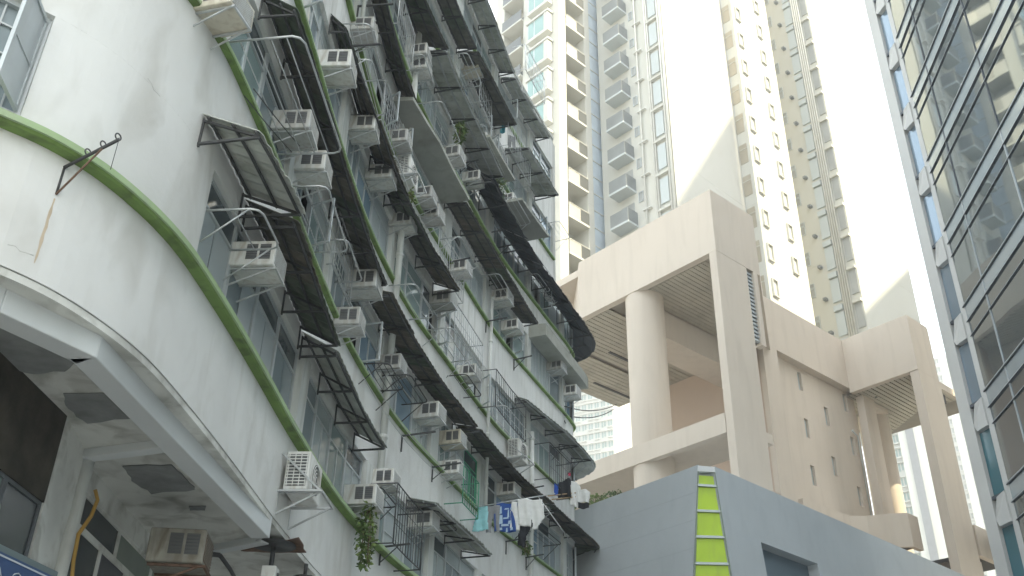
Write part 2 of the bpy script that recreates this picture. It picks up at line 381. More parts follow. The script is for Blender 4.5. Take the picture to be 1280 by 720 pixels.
link(rawmesh(mb, 'open_sash', [m_alu]), 'open_sash', cw, (-.5, .04, .06), rad(55))
# window hood and bracket slots above it
# ---- drain pipes with collars
for s, z0, z1, r in ((16.12, 5.6, ROOFZ, .075), (23.24, 8.6, 15, .05), (26.75, 5.6, 12.2, .07), (11.62, 14.3, 20, .045)):
    mb = MB(); mb.tube([fa(s, z0, .13), fa(s, z1, .13)], r, 10); pp = mb.build('drain_pipe', m_pipe, bld)
    z = z0+.7
    while z < z1: MB().tube([fa(s, z-.04, .13), fa(s, z+.04, .13)], r*1.22, 10).build('pipe_collar', m_pipe, pp); z += FH/2
# ---- rust streak under the near pole bracket, plaster blisters
sa, za = W(68, 248); mb = MB(); n = 10
wv = [.006, .010, .012, .013, .014, .012, .014, .012, .009, .003]; L_ = [fa(sa-wv[i]+.004*sin(i*2), za-.0-i*.075, .003) for i in range(n)]; R_ = [fa(sa+wv[i]+.004*cos(i*3), za-.0-i*.075, .003) for i in range(n)]
mb.add(L_+R_, [(i, i+1, n+i+1, n+i) for i in range(n-1)])
mb.build('rust_streak', mat('rust_stain', (.54, .45, .34), .9, .15, 4), bld)

ORD = ['first', 'second', 'third', 'fourth', 'fifth', 'sixth', 'seventh', 'eighth', 'ninth', 'tenth', 'eleventh', 'twelfth']
ROW = {0: 'white wall band below the lowest window row', 1: 'lowest window row', 2: 'second window row up', 3: 'third window row up', 4: 'fourth window row up', 5: 'fifth window row up', 6: 'sixth window row up', 7: 'top window row'}
for (x0, y0), n_, ang in (((185, 100), 4, .3), ((10, 305), 4, 0)):
    s_, z_ = W(x0, y0, 0); mb = MB(); P = []
    for i in range(n_+1): P.append((s_+i*.055+random.uniform(-.01, .01), z_-i*.05*ang+random.uniform(-.018, .018)))
    mb.tube([fa(a_, b_, -.0005) for a_, b_ in P], .0022, 4); mb.build('plaster_crack', m_crack, bld)
# ------------------------------------------------------------------ canopies over the windows
def canopy(k, frac, pts, style, label, rise=.20, side=False):
    """pts: (s, projection); outer edge at storey fraction frac"""
    z = hz(k)+frac*FH; s0, s1 = pts[0][0], pts[-1][0]
    def dep(s):
        for (a, da), (b, db) in zip(pts, pts[1:]):
            if s <= b: return da+(db-da)*max(0, (s-a))/(b-a)
        return pts[-1][1]
    if style == 'dark' or (style == 'pale' and k >= 5): pts = [(a_, b_*(.87 if style == 'dark' else .8)) for a_, b_ in pts]
    root = empty('window_canopy', fa(s0, z, 0), label, 'canopy', 'canopies over the windows')
    if style in ('slab', 'box'):
        n = max(2, int((s1-s0)/.4)); vs = []; th = .10 if style == 'slab' else .42
        for i in range(n+1):
            s = s0+(s1-s0)*i/n; d = dep(s)
            vs += [fa(s, z+(.03 if style == 'slab' else 0), -.02), fa(s, z, d), fa(s, z+th, d), fa(s, z+th+.05, -.02)]
        fs = [(i*4+j, i*4+(j+1)%4, (i+1)*4+(j+1)%4, (i+1)*4+j) for i in range(n) for j in range(4)]+[(3, 2, 1, 0), tuple(n*4+j for j in range(4))]
        MB().add(vs, fs).build('slab', m_canopy_c, root); return root
    L = s1-s0; n = max(1, int(round(L/.82)))
    m = dict(dark=m_sheet, pale=m_sheet_l, tarp=m_tarp)[style]
    for i in range(n):
        a = s0+L*i/n; b = s0+L*(i+1)/n+(.05 if i < n-1 else 0)
        ns = 9; vs = []; dz = random.uniform(-.015, .02); de = random.uniform(-.015, .025); tilt = random.uniform(-.006, .006)
        for j in range(ns):
            t = j/(ns-1); s = a+(b-a)*t; c = (.014 if j % 2 else -.014); d = dep(s)+de
            if style == 'tarp': c = random.uniform(-.02, .015); d += random.uniform(-.02, .02)
            for q in (0, .5, 1):
                vs.append(fa(s, z+rise*(1-q)+c+dz+tilt*j/4+(-.02*random.random() if style == 'tarp' and q else 0), .01+q*(d-.01)))
        nn = len(vs); vs2 = vs+[v+Vector((0, 0, .012)) for v in vs]
        fs = []
        for j in range(ns-1):
            for q in range(2):
                A = j*3+q; fs += [(A, A+1, A+4, A+3), (A+nn, A+3+nn, A+4+nn, A+1+nn)]
            A = j*3+2; fs.append((A, A+nn, A+3+nn, A+3)); A = j*3; fs.append((A, A+3, A+3+nn, A+nn))
        fs += [(0, nn, nn+1, 1), (1, nn+1, nn+2, 2)]; e = (ns-1)*3; fs += [(e, e+1, e+1+nn, e+nn), (e+1, e+2, e+2+nn, e+1+nn)]
        MB().add(vs2, fs).build('roof_sheet', random.choice((m_sheet, m_sheet, m_sheet2, m_sheet3)) if style == 'dark' else random.choice((m_sheet_l, m_sheet_l, m_sheet_l2)) if style == 'pale' else m, root)
    for q in (.12, .55, .93):       # rails
        mb = MB(); nn = max(2, int(L/.5)); P = [fa(s0+L*i/nn, z+rise*(1-q)-.045, q*dep(s0+L*i/nn)) for i in range(nn+1)]
        mb.tube(P, .022, 4); mb.build('rail', m_iron if style != 'pale' or s0 < 12 else m_ac_grey, root)
    nb = max(2, int(round(L/1.25))+1)
    for i in range(nb):
        s = s0+.06+(L-.12)*i/(nb-1); d = dep(s)*.95
        mb = MB(); mb.bar(fa(s, z-.06, 0), fa(s, z-.05, d), .03); mb.bar(fa(s, z+rise-.07, 0), fa(s, z-.04, d), .028)
        mb.bar(fa(s, z-.10, .012), fa(s, z+rise-.05, .012), .024)
        mb.build('bracket', m_iron, root)
    return root
CAN = [
 (1, .49, [(6.2,.74),(7.7,.8)], 'pale', 'pale rusty metal canopy at the near corner, its underside divided by dark bars'),
 (1, .47, [(7.75,.8),(10.95,.72)], 'dark', 'dark corrugated canopy running on from the pale rusty one at the near corner'),
 (1, .44, [(11.0,.6),(14.8,.62)], 'pale', 'narrow grey canopy over the dark open windows of the lowest row'),
 (1, .47, [(18.1,.72),(21.9,.78)], 'pale', 'weathered sheet canopy on the lowest row, to the left of the washing line'),
 (2, .47, [(7.0,.6),(9.6,.62),(13.9,.7)], 'dark', 'near end of the long black canopy on the second window row'),
 (2, .47, [(14.2,.7),(16.9,.78),(20.8,.75)], 'dark', 'middle stretch of the long black canopy on the second row, past the drain pipe'),
 (2, .48, [(21.0,.75),(22.5,.8),(25.6,.88),(30.0,.9),(32.6,.95),(33.6,.9)], 'dark', 'dark canopy above the washing line, bending round the far corner'),
 (3, .45, [(10.0,.35),(10.7,.42),(12.9,.6),(15.5,.7),(18.9,.82)], 'dark', 'mossy black canopy on the third window row, ending at a white wall'),
 (3, .49, [(25.6,.4),(28.1,.7),(29.8,.75),(32.4,.75),(33.3,.7)], 'pale', 'grey canopy with a rounded far end on the third window row'),
 (4, .52, [(8.5,.5),(12.3,.5),(15.4,.52)], 'dark', 'black canopy at the top edge of the fourth row, above a drain pipe head'),
 (4, .46, [(15.1,.45),(16.8,.7),(19.15,.74)], 'slab', 'plain beige concrete canopy in the middle of the fourth window row'),
 (4, .47, [(19.2,.72),(21.0,.8),(23.6,.88),(26.0,.72)], 'dark', 'mossy canopy that continues the beige concrete one'),
 (4, .45, [(26.7,.6),(30.9,.62)], 'box', 'smooth grey box canopy near the far corner on the fourth row'),
 (5, .47, [(12.4,.6),(14.7,.72),(16.5,.95)], 'dark', 'black canopy on the fifth window row beside a boxy air conditioner'),
 (5, .49, [(16.6,.98),(19.7,.98),(22.0,1.0)], 'pale', 'framed see-through canopy with mesh panels on the fifth window row'),
 (5, .14, [(20.8,.85),(23.7,.9),(26.8,.9),(29.8,.9),(31.8,.85),(33.0,.7)], 'tarp', 'torn black tarpaulin canopy near the far corner', .62),
 (6, .49, [(15.5,.7),(17.6,.7),(19.5,.74)], 'dark', 'black canopy high on the sixth window row'),
 (6, .47, [(19.55,.74),(23.0,.98)], 'dark', 'straight dark canopy on the sixth row above the caged laundry'),
 (6, .50, [(24.3,1.1),(27.2,1.15)], 'pale', 'wide grey canopy with crossed ribs at the far end of the sixth row'),
 (5, .62, [(20.6,.75),(22.8,.9)], 'slab', 'short plain concrete canopy above the black tarpaulin'),
 (5, .64, [(23.9,.8),(26.2,.9)], 'slab', 'small grey concrete canopy low beside the far corner on the fifth row'),
 (7, .47, [(19.0,.75),(21.3,.78),(23.6,.72)], 'pale', 'grey canopy under the roof, first of two against the sky'),
 (7, .45, [(23.75,.7),(27.2,.72)], 'pale', 'grey canopy under the roof, farther of two against the sky'),
]
for c in CAN: canopy(*c, **({} if len(c) > 5 else dict(rise=.34 if c[2][0][0] < 14 else .18)))

# ------------------------------------------------------------------ air conditioners
def ac_window():
    r = empty('air_conditioner', (0, 0, 0))
    b = MB().box(-.32, .32, -.12, .56, 0, .42); body = b.build('casing', m_ac, r, .018)
    for sx in (-1, 1):
        for i in (0, 1):
            y0 = .13+i*.20; mb = MB(); x = sx*.322
            mb.box(min(x, x-sx*.004), max(x, x-sx*.004), y0, y0+.165, .10, .36)
            v = mb.build('side_vent', m_ac_dark, r)
            mb = MB()
            for j in range(6): mb.box(min(x, x+sx*.008), max(x, x+sx*.008), y0+.004, y0+.161, .115+j*.042, .127+j*.042)
            mb.build('louvre', m_ac_lv, v)
    mb = MB().box(-.27, .27, .558, .566, .05, .37); gg = mb.build('rear_grille', m_ac_grey, r)
    mb = MB()
    for j in range(9): mb.box(-.27, .27, .567, .573, .065+j*.034, .075+j*.034)
    mb.build('grille_slat', m_ac, gg)
    mb = MB()
    for sx in (-.24, .24): mb.box(sx-.015, sx+.015, -.10, .60, -.035, -.005); mb.bar((sx, -.10, -.30), (sx, .50, -.03), .022)
    mb.box(-.26, .26, .57, .60, -.036, -.006)
    mb.build('support_bracket', m_tube, r)
    return r
def ac_outdoor():
    r = empty('outdoor_unit', (0, 0, 0))
    MB().box(-.37, .37, .06, .40, 0, .56).build('casing', m_ac, r, .018)
    g = MB().box(.371, .376, .09, .37, .05, .51).build('side_grille', m_ac_dark, r)
    mb = MB()
    for j in range(10): mb.box(.378, .385, .09, .37, .065+j*.046, .080+j*.046)
    for j in range(4): mb.box(.378, .384, .10+j*.085, .112+j*.085, .05, .51)
    mb.build('grille_bar', m_ac, g)
    n_ = 20; mb = MB(); mb.add([(-.05+.22*cos(2*pi*q/n_), .404, .28+.22*sin(2*pi*q/n_)) for q in range(n_)], [tuple(range(n_))]); fg = mb.build('fan_grille', m_ac_dark, r)
    mb = MB()
    for rr_ in (.05, .10, .15, .20): mb.tube([(-.05+rr_*cos(2*pi*q/n_), .41, .28+rr_*sin(2*pi*q/n_)) for q in range(n_+1)], .006, 4)
    mb.build('fan_guard', m_ac, fg)
    mb = MB()
    for sx in (-.34, .34): mb.box(sx-.015, sx+.015, 0, .62, -.045, -.012); mb.bar((sx, 0, -.34), (sx, .56, -.04), .024); mb.bar((sx, 0, -.34), (sx, 0, .0), .024)
    mb.box(-.36, .36, .60, .63, -.046, -.014); mb.bar((.40, 0, .52), (.40, .60, -.03), .026); mb.box(.385, .415, 0, .62, -.044, -.014)
    mb.build('support_bracket', m_tube, r)
    return r
proto_w = ac_window(); kids_index(proto_w); proto_o = ac_outdoor(); kids_index(proto_o)
ACS = [(290,8),(335,327),(380,160),(398,210),(428,85),(461,38),(463,160),(484,220),(511,277),(462,355),(443,400),(497,455),(543,516),(572,548),(571,585),(488,598),(462,622),(537,650),(560,374),(592,465),(631,372),(645,408),(641,612),(717,490),(700,458),(695,365),(580,335),(529,68),(530,85),(505,175),(536,245),(545,268),(595,85),(568,118),(605,177),(570,195),(597,223),(652,115),(640,250),(680,630),(624,140)]
OUT = [(385,600),(650,565),(512,218)]
items = []
for q in ACS: s, z = W(*q, .3); items.append((s, z-.21, 0))
for q in OUT: s, z = W(*q, .3); items.append((s, z-.27, 1))
rows = {}
for it in items:
    k = int(math.floor((it[1]+.12-hz(1))/FH))+1; rows.setdefault(k, []).append(it)
firsts = {0: True, 1: True}
for k in sorted(rows):
    L_ = sorted(rows[k]); cnt = {0: 0, 1: 0}; tot = {t: sum(1 for i in L_ if i[2] == t) for t in (0, 1)}
    for s, z, typ in L_:
        P = (proto_w, proto_o)[typ]
        o = P if firsts[typ] else copy_tree(P); firsts[typ] = False
        if k == 1 or True: o.location = fa(s, z, .0); o.rotation_euler = (0, 0, fang(s)+pi)
        if typ == 0: f = random.choice((.80, .82, .78, .88)); o.scale = (f, f, f)
        rv = random.random()
        if typ == 0 and rv < .42:
            for ch in [c_ for c_ in bpy.data.objects if c_.parent == o and c_.name.startswith('casing')]:
                ch.material_slots[0].link = 'OBJECT'; ch.material_slots[0].material = m_ac2 if rv < .24 else m_ac3
            o.rotation_euler.y = random.uniform(-.05, .05)
        nm = ORD[cnt[typ]] if tot[typ] > 1 else 'only'; cnt[typ] += 1
        if typ == 0:
            tag(o, 'white window air conditioner, %s from the near end on the %s' % (nm, ROW.get(max(0, min(7, k)))), 'air conditioner', 'air conditioners on the curved building')
        else:
            tag(o, {0: 'white outdoor unit on a bracket, its barred grille facing us', 1: 'white outdoor unit on a bracket, its barred grille facing us below the lowest window row',
                    2: 'tall white outdoor unit beside the window cage on the second row', 3: 'long white outdoor unit hung beside a green pot plant, upper middle'}.get(k, 'white outdoor unit fixed high on the curved wall'), 'air conditioner')
# ------------------------------------------------------------------ steel drying racks
def rack(px, wd, dep, n, label, m=None, tri=True, drop=.0):
    s, z = W(*px, .02); r = empty('drying_rack', fa(s, z, 0), label, 'drying rack', 'drying racks on the facade'); m = m or m_tube
    rr = .014
    def q(ds, d, dz=0): return fa(s+ds, z+dz, d)
    c = min(.12, dep*.2)
    mb = MB(); mb.tube([q(0, 0), q(0, dep-c), q(c*.3, dep-c*.3, -drop*.9), q(c, dep, -drop), q(wd-c, dep, -drop), q(wd-c*.3, dep-c*.3, -drop*.9), q(wd, dep-c), q(wd, 0)], rr, 6); mb.build('frame', m, r)
    for i in range(n):
        dd = dep*(i+1)/(n+1); MB().tube([q(0, dd), q(wd, dd)], rr*.6, 4).build('rail', m, r)
    if tri:
        for ds in (0, wd): MB().tube([q(ds, 0, -.42), q(ds, dep*.8)], rr*.8, 5).build('strut', m, r)
    return r
rack((283, 53), 2.1, .95, 4, 'large rounded steel drying rack high beside the green ledge, upper left', tri=False)
rack((260, 263), .8, .62, 1, 'small steel drying rack under the pale rusty canopy')
rack((357, 233), 1.7, .62, 3, 'steel drying rack below the tilted air conditioner on the second row', tri=False)
rack((425, 75), 1.5, .6, 3, 'white drying rack on the third row beside the green ledge')
rack((487, 357), 1.5, .6, 2, 'steel drying rack right of the drain pipe on the third row', tri=False)
rack((530, 413), 1.7, .7, 3, 'wide drying rack over the green ledge in the middle of the facade')
rack((600, 510), 2.4, .75, 3, 'broad drying rack between two green ledges near the middle', tri=False)
rack((545, 300), 1.5, .7, 2, 'drying rack above the caged air conditioner with a dark tray')
rack((520, 130), 1.7, .7, 3, 'white barred rack beside the plain beige canopy', tri=False)
rack((618, 250), 1.6, .7, 3, 'white slatted rack beside the black tarpaulin')
rack((577, 160), 1.5, .7, 3, 'steel rack with a green pot plant at its end')
rack((452, 455), 1.2, .55, 4, 'grey wire rack left of the drain pipe low on the second row', m_iron)
rack((478, 470), 1.4, .6, 4, 'rusty wire shelf rack just right of the drain pipe', m_iron)
rack((690, 560), 1.4, .6, 2, 'thin black rack beside the hanging dark clothes', m_iron)
rack((445, 610), 1.1, .5, 3, 'small grey rack beside the trailing plant', m_iron)
rack((645, 655), 2.2, .6, 3, 'green mossy rack under the washing line', m_iron)
rack((680, 280), 1.2, .6, 3, 'small white rack near the far corner, upper part')
rack((466, 196), 1.3, .5, 3, 'small white rack under the third-row air conditioner nearest the near corner', tri=False)
rack((600, 345), 1.4, .6, 3, 'white rack left of the air conditioner under the mossy canopy', tri=False)
rack((560, 470), 1.3, .5, 2, 'thin rack over the long black canopy near the middle', m_iron, tri=False)
rack((655, 345), 1.2, .5, 3, 'white rack under the lower edge of the black tarpaulin', tri=False)
rack((560, 70), 1.4, .6, 3, 'white rack high between two black canopies', tri=False)
rack((505, 70), 1.2, .5, 2, 'white rack beside the paired boxy air conditioners high up', tri=False)
rack((430, 30), 1.5, .5, 3, 'white rack beside the top left air conditioners', tri=False)
rack((398, 300), 1.3, .5, 2, 'white rack below the second-row air conditioners near the near end', tri=False)
rack((520, 640), 1.4, .5, 2, 'grey rack right of the small lowest-row air conditioner', m_iron, tri=False)
# dark pole brackets: one bar out from the ledge and one leg down the wall
for i, (px, L1, lab) in enumerate([((502,545), .75, 'dark angle-iron pole bracket above the white wall right of the drain pipe'), ((540,584), .7, 'dark iron pole bracket just above the twin air conditioners on the lowest row'),
    ((607,402), .65, 'dark iron pole bracket beside the fourth green ledge'), ((642,450), .6, 'dark iron pole bracket left of the dark far window'), ((656,612), .6, 'dark iron pole bracket under the outdoor unit near the far corner'),
    ((712,436), .6, 'iron pole bracket sticking out from the far corner'), ((560,328), .6, 'dark iron pole bracket on the third row by the caged air conditioner'), ((622,310), .6, 'iron pole bracket under the black tarpaulin'),
    ((640,206), .6, 'iron pole bracket between two beige canopies high up'), ((575,205), .55, 'iron pole bracket above the drying rack high in the middle'), ((540,217), .5, 'short iron pole bracket left of the tall rack'),
    ((475,684), .6, 'iron pole bracket at the foot of the trailing plant'), ((632,677), .6, 'iron pole bracket under the washing line near the bottom'), ((657,697), .55, 'lowest iron pole bracket near the bottom of the photo'), ((447,8), .7, 'iron pole bracket at the top edge of the photo'), ((428,58), .7, 'iron pole bracket below the topmost left air conditioner')]):
    s, z = W(*px, 0); r = empty('pole_bracket', fa(s, z, 0), lab, 'bracket', 'pole brackets on the facade')
    MB().bar(fa(s, z, 0), fa(s, z+.04, L1), .035, .03).build('arm', m_iron, r)
    MB().bar(fa(s, z+.02, .018), fa(s, z-.35, .018), .035, .03).build('wall_plate', m_iron, r)
    if i % 2: MB().bar(fa(s, z-.3, .02), fa(s, z, L1*.6), .018).build('brace', m_iron, r)
# the ringed pole holder on the near wall
s, z = W(70, 243, 0); r = empty('pole_holder', fa(s, z, 0), 'rusty iron pole holder with three rings on the bare white wall, rust streak below', 'bracket')
s2, z2 = W(80, 205, 0)
tip = fa(s+.08, z+.40, .62); top = fa(s, z+.30, 0)
MB().tube([top, tip], .017, 6).build('arm', m_iron, r); MB().tube([fa(s, z, 0), top], .012, 6).build('wall_bar', m_iron, r); MB().tube([fa(s, z, 0), top.lerp(tip, .72)], .011, 6).build('brace', m_rust, r)
for t in (.42, .70, .97):
    c = top.lerp(tip, t)+Vector((0, 0, .04)); ax = (tip-top).normalized(); up = Vector((0, 0, 1)); sd = ax.cross(up).normalized()
    MB().tube([c+(sd*cos(a)+up*sin(a))*.032 for a in [2*pi*i/12 for i in range(13)]], .007, 5).build('ring', m_iron, r)
MB().tube([tip+Vector((0, 0, .02)), tip+Vector((.0, .0, -.33))], .0035, 4).build('hanging_wire', m_iron, r)

# ------------------------------------------------------------------ washing
CLG = 'washing on the poles'
def cloth(poly, mat_, label, s, z, d, ax=None, fold=.03, name='garment', cat='laundry', ex=None):
    """garment outline poly (x across, z down) hung in the plane of direction ax through the point"""
    ax = ax or Vector((1, .1, 0)).normalized(); nrm = Vector((-ax.y, ax.x, 0)); P = fa(s, z, d); nx, nz = 12, 10
    xs = [p[0] for p in poly]; zs = [p[1] for p in poly]; x0, x1, z0, z1 = min(xs), max(xs), min(zs), max(zs)
    def inside(x, y):
        c = False; j = len(poly)-1
        for i in range(len(poly)):
            xi, yi = poly[i]; xj, yj = poly[j]
            if (yi > y) != (yj > y) and x < (xj-xi)*(y-yi)/(yj-yi)+xi: c = not c
            j = i
        return c
    nx, nz = 18, 18; vs = []; idx = {}; fs = []; ph = random.random()*6
    def V_(i, j):
        if (i, j) not in idx:
            x = x0+(x1-x0)*i/nx; y = z0+(z1-z0)*j/nz
            idx[i, j] = len(vs); t = (z1-y)/(z1-z0+1e-6)
            vs.append(P+ax*(x+.01*sin(y*9+ph))+nrm*(fold*sin(x*26+ph+y*3)*(.3+t)+fold*.6*sin(x*11+ph))+Vector((0, 0, y-.012*sin(x*15+ph))))
        return idx[i, j]
    for i in range(nx):
        for j in range(nz):
            if inside(x0+(x1-x0)*(i+.5)/nx, z0+(z1-z0)*(j+.5)/nz): fs.append((V_(i, j), V_(i+1, j), V_(i+1, j+1), V_(i, j+1)))
    o = MB().add(vs, fs, True).build(name, mat_); so_ = o.modifiers.new('thickness', 'SOLIDIFY'); so_.thickness = .006
    tag(o, label, cat, CLG); return o
TEE = [(-.13,-.62),(.21,-.62),(.21,-.16),(.34,-.24),(.40,-.10),(.22,0),(.11,0),(.05,-.05),(-.05,-.05),(-.11,0),(-.22,0),(-.40,-.10),(-.34,-.24),(-.21,-.16),(-.21,-.62)]
RECT = lambda w_, h_: [(-w_/2, -h_), (w_/2, -h_), (w_/2, 0), (-w_/2, 0)]
LEGS = [(-.2,-.8),(-.05,-.8),(0,-.3),(.05,-.8),(.2,-.8),(.19,0),(-.19,0)]
c_cyan = mat('cyan_cloth', (.28, .56, .60), .9, .1, 9); c_grey = mat('grey_cloth', (.22, .23, .24), .9, .15, 9); c_blue = mat('blue_cloth', (.02, .07, .27), .9, .1, 9)
c_white = mat('white_cloth', (.66, .67, .66), .9, .08, 9); c_black = mat('black_cloth', (.012, .014, .018), .9, .2, 9); c_royal = mat('royal_blue_cloth', (.02, .09, .45), .9, .1, 9); c_teal = mat('teal_cloth', (.02, .22, .27), .9, .1, 9); c_red = mat('red_cloth', (.5, .03, .08), .8, .1, 9)
m_wood = mat('bamboo', (.42, .30, .16), .6, .2, 8)
# the pole from the building out to its tip; garments hang from it
sp0, zp0 = W(597, 634, .1); sp1, zp1 = W(676, 619, .9)
A_ = fa(sp0, zp0, .12); B_ = A_+Vector((2.25, .15, .42)); r = empty('washing_pole', A_, 'long pole of washing stretched over the lowest canopy', 'pole', CLG)
def hitplane(x, y, P, nrm):
    d = (x-640)/FPX*Rv-(y-360)/FPX*Uv+Fv; o = Vector((0, 0, CAMZ)); return o+d*((P-o).dot(nrm)/d.dot(nrm))
ax = Vector((1, .06, 0)).normalized(); pn = Vector((-ax.y, ax.x, 0)); PP = fa(*W(640, 622, 1.0), 1.0)
A_ = hitplane(594, 634, PP, pn); B_ = hitplane(694, 617, PP, pn); r.location = A_
MB().tube([A_, B_], .016, 6).build('pole', m_tube, r)
MB().tube([hitplane(672, 620, PP, pn), hitplane(672, 620, PP, pn)+Vector((.8, .3, -1.0))], .014, 5).build('stay', m_tube, r)
def hang(x, y, poly, m_, lab, sc=1, fold=.03):
    p = hitplane(x, y, PP, pn); poly = [(a*sc, b*sc) for a, b in poly]
    # garment located relative to facade coordinates: reuse the cloth grid with an absolute point
    global fa
    old = fa; fa = lambda s, z, d: p
    poly = [(a*.86, b*.86) for a, b in poly]; o = cloth(poly, m_, lab, 0, 0, 0, ax, fold); fa = old; return o
hang(602, 633, [(-.25,-.75),(.22,-.70),(.17,0),(-.08,0)], c_cyan, 'pale cyan cloth at the left end of the washing pole')
hang(617, 632, LEGS, c_grey, 'grey trousers hanging between the cyan cloth and the blue shirt')
bl = hang(632.5, 629, [(-.33,-.86),(.30,-.86),(.33,0),(-.30,0)], c_blue, 'dark blue towel with a pale print on the washing pole', fold=.012)
# pale print of the blue towel
p = hitplane(632.5, 628, PP, pn); mb = MB()
rr_ = random.Random(3)
def flat(pl):
    n_ = len(pl); vs_ = [p+ax*a-pn*(-.03)*(-1)+Vector((0, 0, b)) for a, b in pl]; off = -pn*.034 if pn.y > 0 else pn*.034
    mb.add([v_-pn*.0+off for v_ in [p+ax*a+Vector((0, 0, b)) for a, b in pl]], [tuple(range(n_))])
for (cx, cz, w_, h_) in [(-.13,-.22,.06,.20),(-.12,-.46,.09,.24),(.02,-.18,.12,.05),(.06,-.30,.05,.22),(.0,-.42,.14,.05),(.13,-.16,.05,.08),(-.02,-.60,.20,.07),(.10,-.52,.09,.10),(.15,-.68,.07,.09),(-.13,-.70,.10,.08),(.03,-.72,.05,.12)]:
    flat([(cx-w_/2, cz-h_/2), (cx+w_/2, cz-h_/2+.02), (cx+w_/2-.01, cz+h_/2), (cx-w_/2+.015, cz+h_/2-.01)])
mb.build('print', mat('pale_print', (.38, .50, .62), .9), bl)
hang(647, 628, [(-.22,-.8),(.12,-.84),(.16,0),(-.17,0)], c_white, 'narrow white vest hanging right of the blue towel', fold=.02)
hang(661, 624, [(-.30,-.80),(.25,-.88),(.45,-.55),(.42,0),(-.32,0)], c_white, 'large white shirt near the right end of the washing pole')
hang(657, 650, [(-.22,-.75),(-.02,-.80),(.06,-.4),(.20,-.2),(.18,0),(-.15,-.05)], c_black, 'black garment hanging below the large white shirt')
# washing at the far corner on the row above
PP2 = fa(*W(705, 595, .6), .6)
PPs = PP; PP = PP2
r = empty('washing_pole', hitplane(672, 622, PP, pn), 'pair of bamboo poles reaching out at the far corner', 'pole', CLG)
for dy in (0, 5): MB().tube([hitplane(676, 621+dy, PP, pn), hitplane(720, 616+dy, PP, pn)], .02, 5).build('pole', m_wood, r)
hang(695.5, 604, RECT(.16, .45), c_royal, 'small royal blue cloth at the far corner')
hang(707.5, 598, [(-.28,-.72),(.27,-.72),(.27,-.08),(.1,0),(-.12,-.1),(-.28,-.15)], c_black, 'black bag-shaped garment with a red clip at the far corner')
hang(712, 592, RECT(.08, .12), c_red, 'tiny red peg bag above the black garment')
hang(719, 602, [(-.2,-.9),(.15,-.95),(.2,-.2),(.05,0),(-.16,0)], c_white, 'white shirt at the far corner beside the black garment')
hang(729, 612, [(-.28,-.5),(.2,-.55),(.28,-.1),(.1,0),(-.2,0)], c_white, 'white blouse farthest out against the beige beam', sc=.9)
hang(729, 628, RECT(.38, .22), c_black, 'dark shorts under the white blouse at the far corner')
PP = PPs
# caged laundry high up
PP = fa(*W(636, 160, .5), .5)
hang(629, 148, RECT(.18, .7), c_teal, 'teal cloth hanging in the wire cage high on the facade')
hang(622, 156, RECT(.3, .55), c_white, 'white cloth left of the teal one in the wire cage')
hang(640, 170, LEGS, c_grey, 'dark trousers right of the teal cloth in the wire cage', sc=.7)
hang(521, 40, RECT(.2, .3), c_teal, 'small teal cloth near the head of the drain pipe')
hang(540, 310, RECT(.06, .35), c_royal, 'thin blue cloth hook under the third canopy')
PP = PPs
# wire cages in front of some windows
def cage(px, wd, hgt, dep, label, m=None):
    s, z = W(*px, 0); m = m or m_tube; r = empty('window_cage', fa(s, z, 0), label, 'window cage', 'window cages')
    mb = MB()
    for zz in (0, hgt): mb.tube([fa(s, z+zz, 0), fa(s, z+zz, dep), fa(s+wd*.5, z+zz, dep), fa(s+wd, z+zz, dep), fa(s+wd, z+zz, 0)], .014, 5)
    for ds in (0, wd): mb.tube([fa(s+ds, z, dep), fa(s+ds, z+hgt, dep)], .014, 5)
    mb.build('frame', m, r)
    n = int(wd/.16)
    for i in range(1, n): MB().tube([fa(s+wd*i/n, z, dep), fa(s+wd*i/n, z+hgt, dep)], .007, 4).build('bar', m, r)
    for j in (1, 2): MB().tube([fa(s, z+hgt*j/3, dep), fa(s+wd, z+hgt*j/3, dep)], .007, 4).build('cross_bar', m, r)
cage((597, 510), 2.6, 1.1, .5, 'wide grey window cage beside a drain pipe on the third row', m_iron)
cage((612, 185), 2.3, 1.2, .6, 'white wire cage full of washing, high on the facade')
cage((668, 600), 1.9, 1.15, .5, 'black window cage by the far corner above the washing', m_iron)
cage((583, 130), 1.2, 1.1, .4, 'white barred cage between two black canopies')
cage((455, 680), 1.8, 1.15, .55, 'thin grey window cage right of the trailing plant', m_iron)
cage((545, 430), 2.3, 1.1, .45, 'grey barred window cage above the middle air conditioner')
cage((640, 90), 2.0, 1.2, .5, 'white window cage just under the roof')
cage((555, 630), 1.2, .9, .45, 'green railing cage left of the washing pole', mat('green_railing', (.06, .30, .18), .6))
cage((470, 150), 1.5, 1.1, .12, 'white window grille beside the third-row air conditioner')
cage((540, 330), 2.0, 1.1, .14, 'flat white grille across a window in the middle of the third row')
cage((665, 350), 1.8, 1.0, .14, 'white grille under the black tarpaulin near the far corner')
cage((600, 190), 1.8, 1.1, .3, 'white cage with thin bars left of the beige high canopy')
cage((480, 30), 1.5, 1.1, .3, 'white cage between the topmost black canopies')
cage((408, 330), 1.4, 1.1, .1, 'flat white window grille on the second row, near end')
# thin loose wires along the facade
for i, (a, b, sag, lab) in enumerate([((300,120),(360,190),.1,'loose black cable by the large drying rack'), ((450,470),(600,640),.35,'pair of thin rods slung under the long black canopy'), ((560,110),(640,230),.2,'thin cable sagging high across the facade')]):
    (s0_, z0_), (s1_, z1_) = W(*a, .2), W(*b, .2)
    mb = MB()
    for e in (0, .1): mb.tube([fa(s0_+(s1_-s0_)*t, z0_+(z1_-z0_)*t-sag*4*t*(1-t)*.3+e, .25+e) for t in [j/8 for j in range(9)]], .009, 4)
    o = mb.build('cable', m_iron if i != 1 else m_tube); tag(o, lab, 'cable')

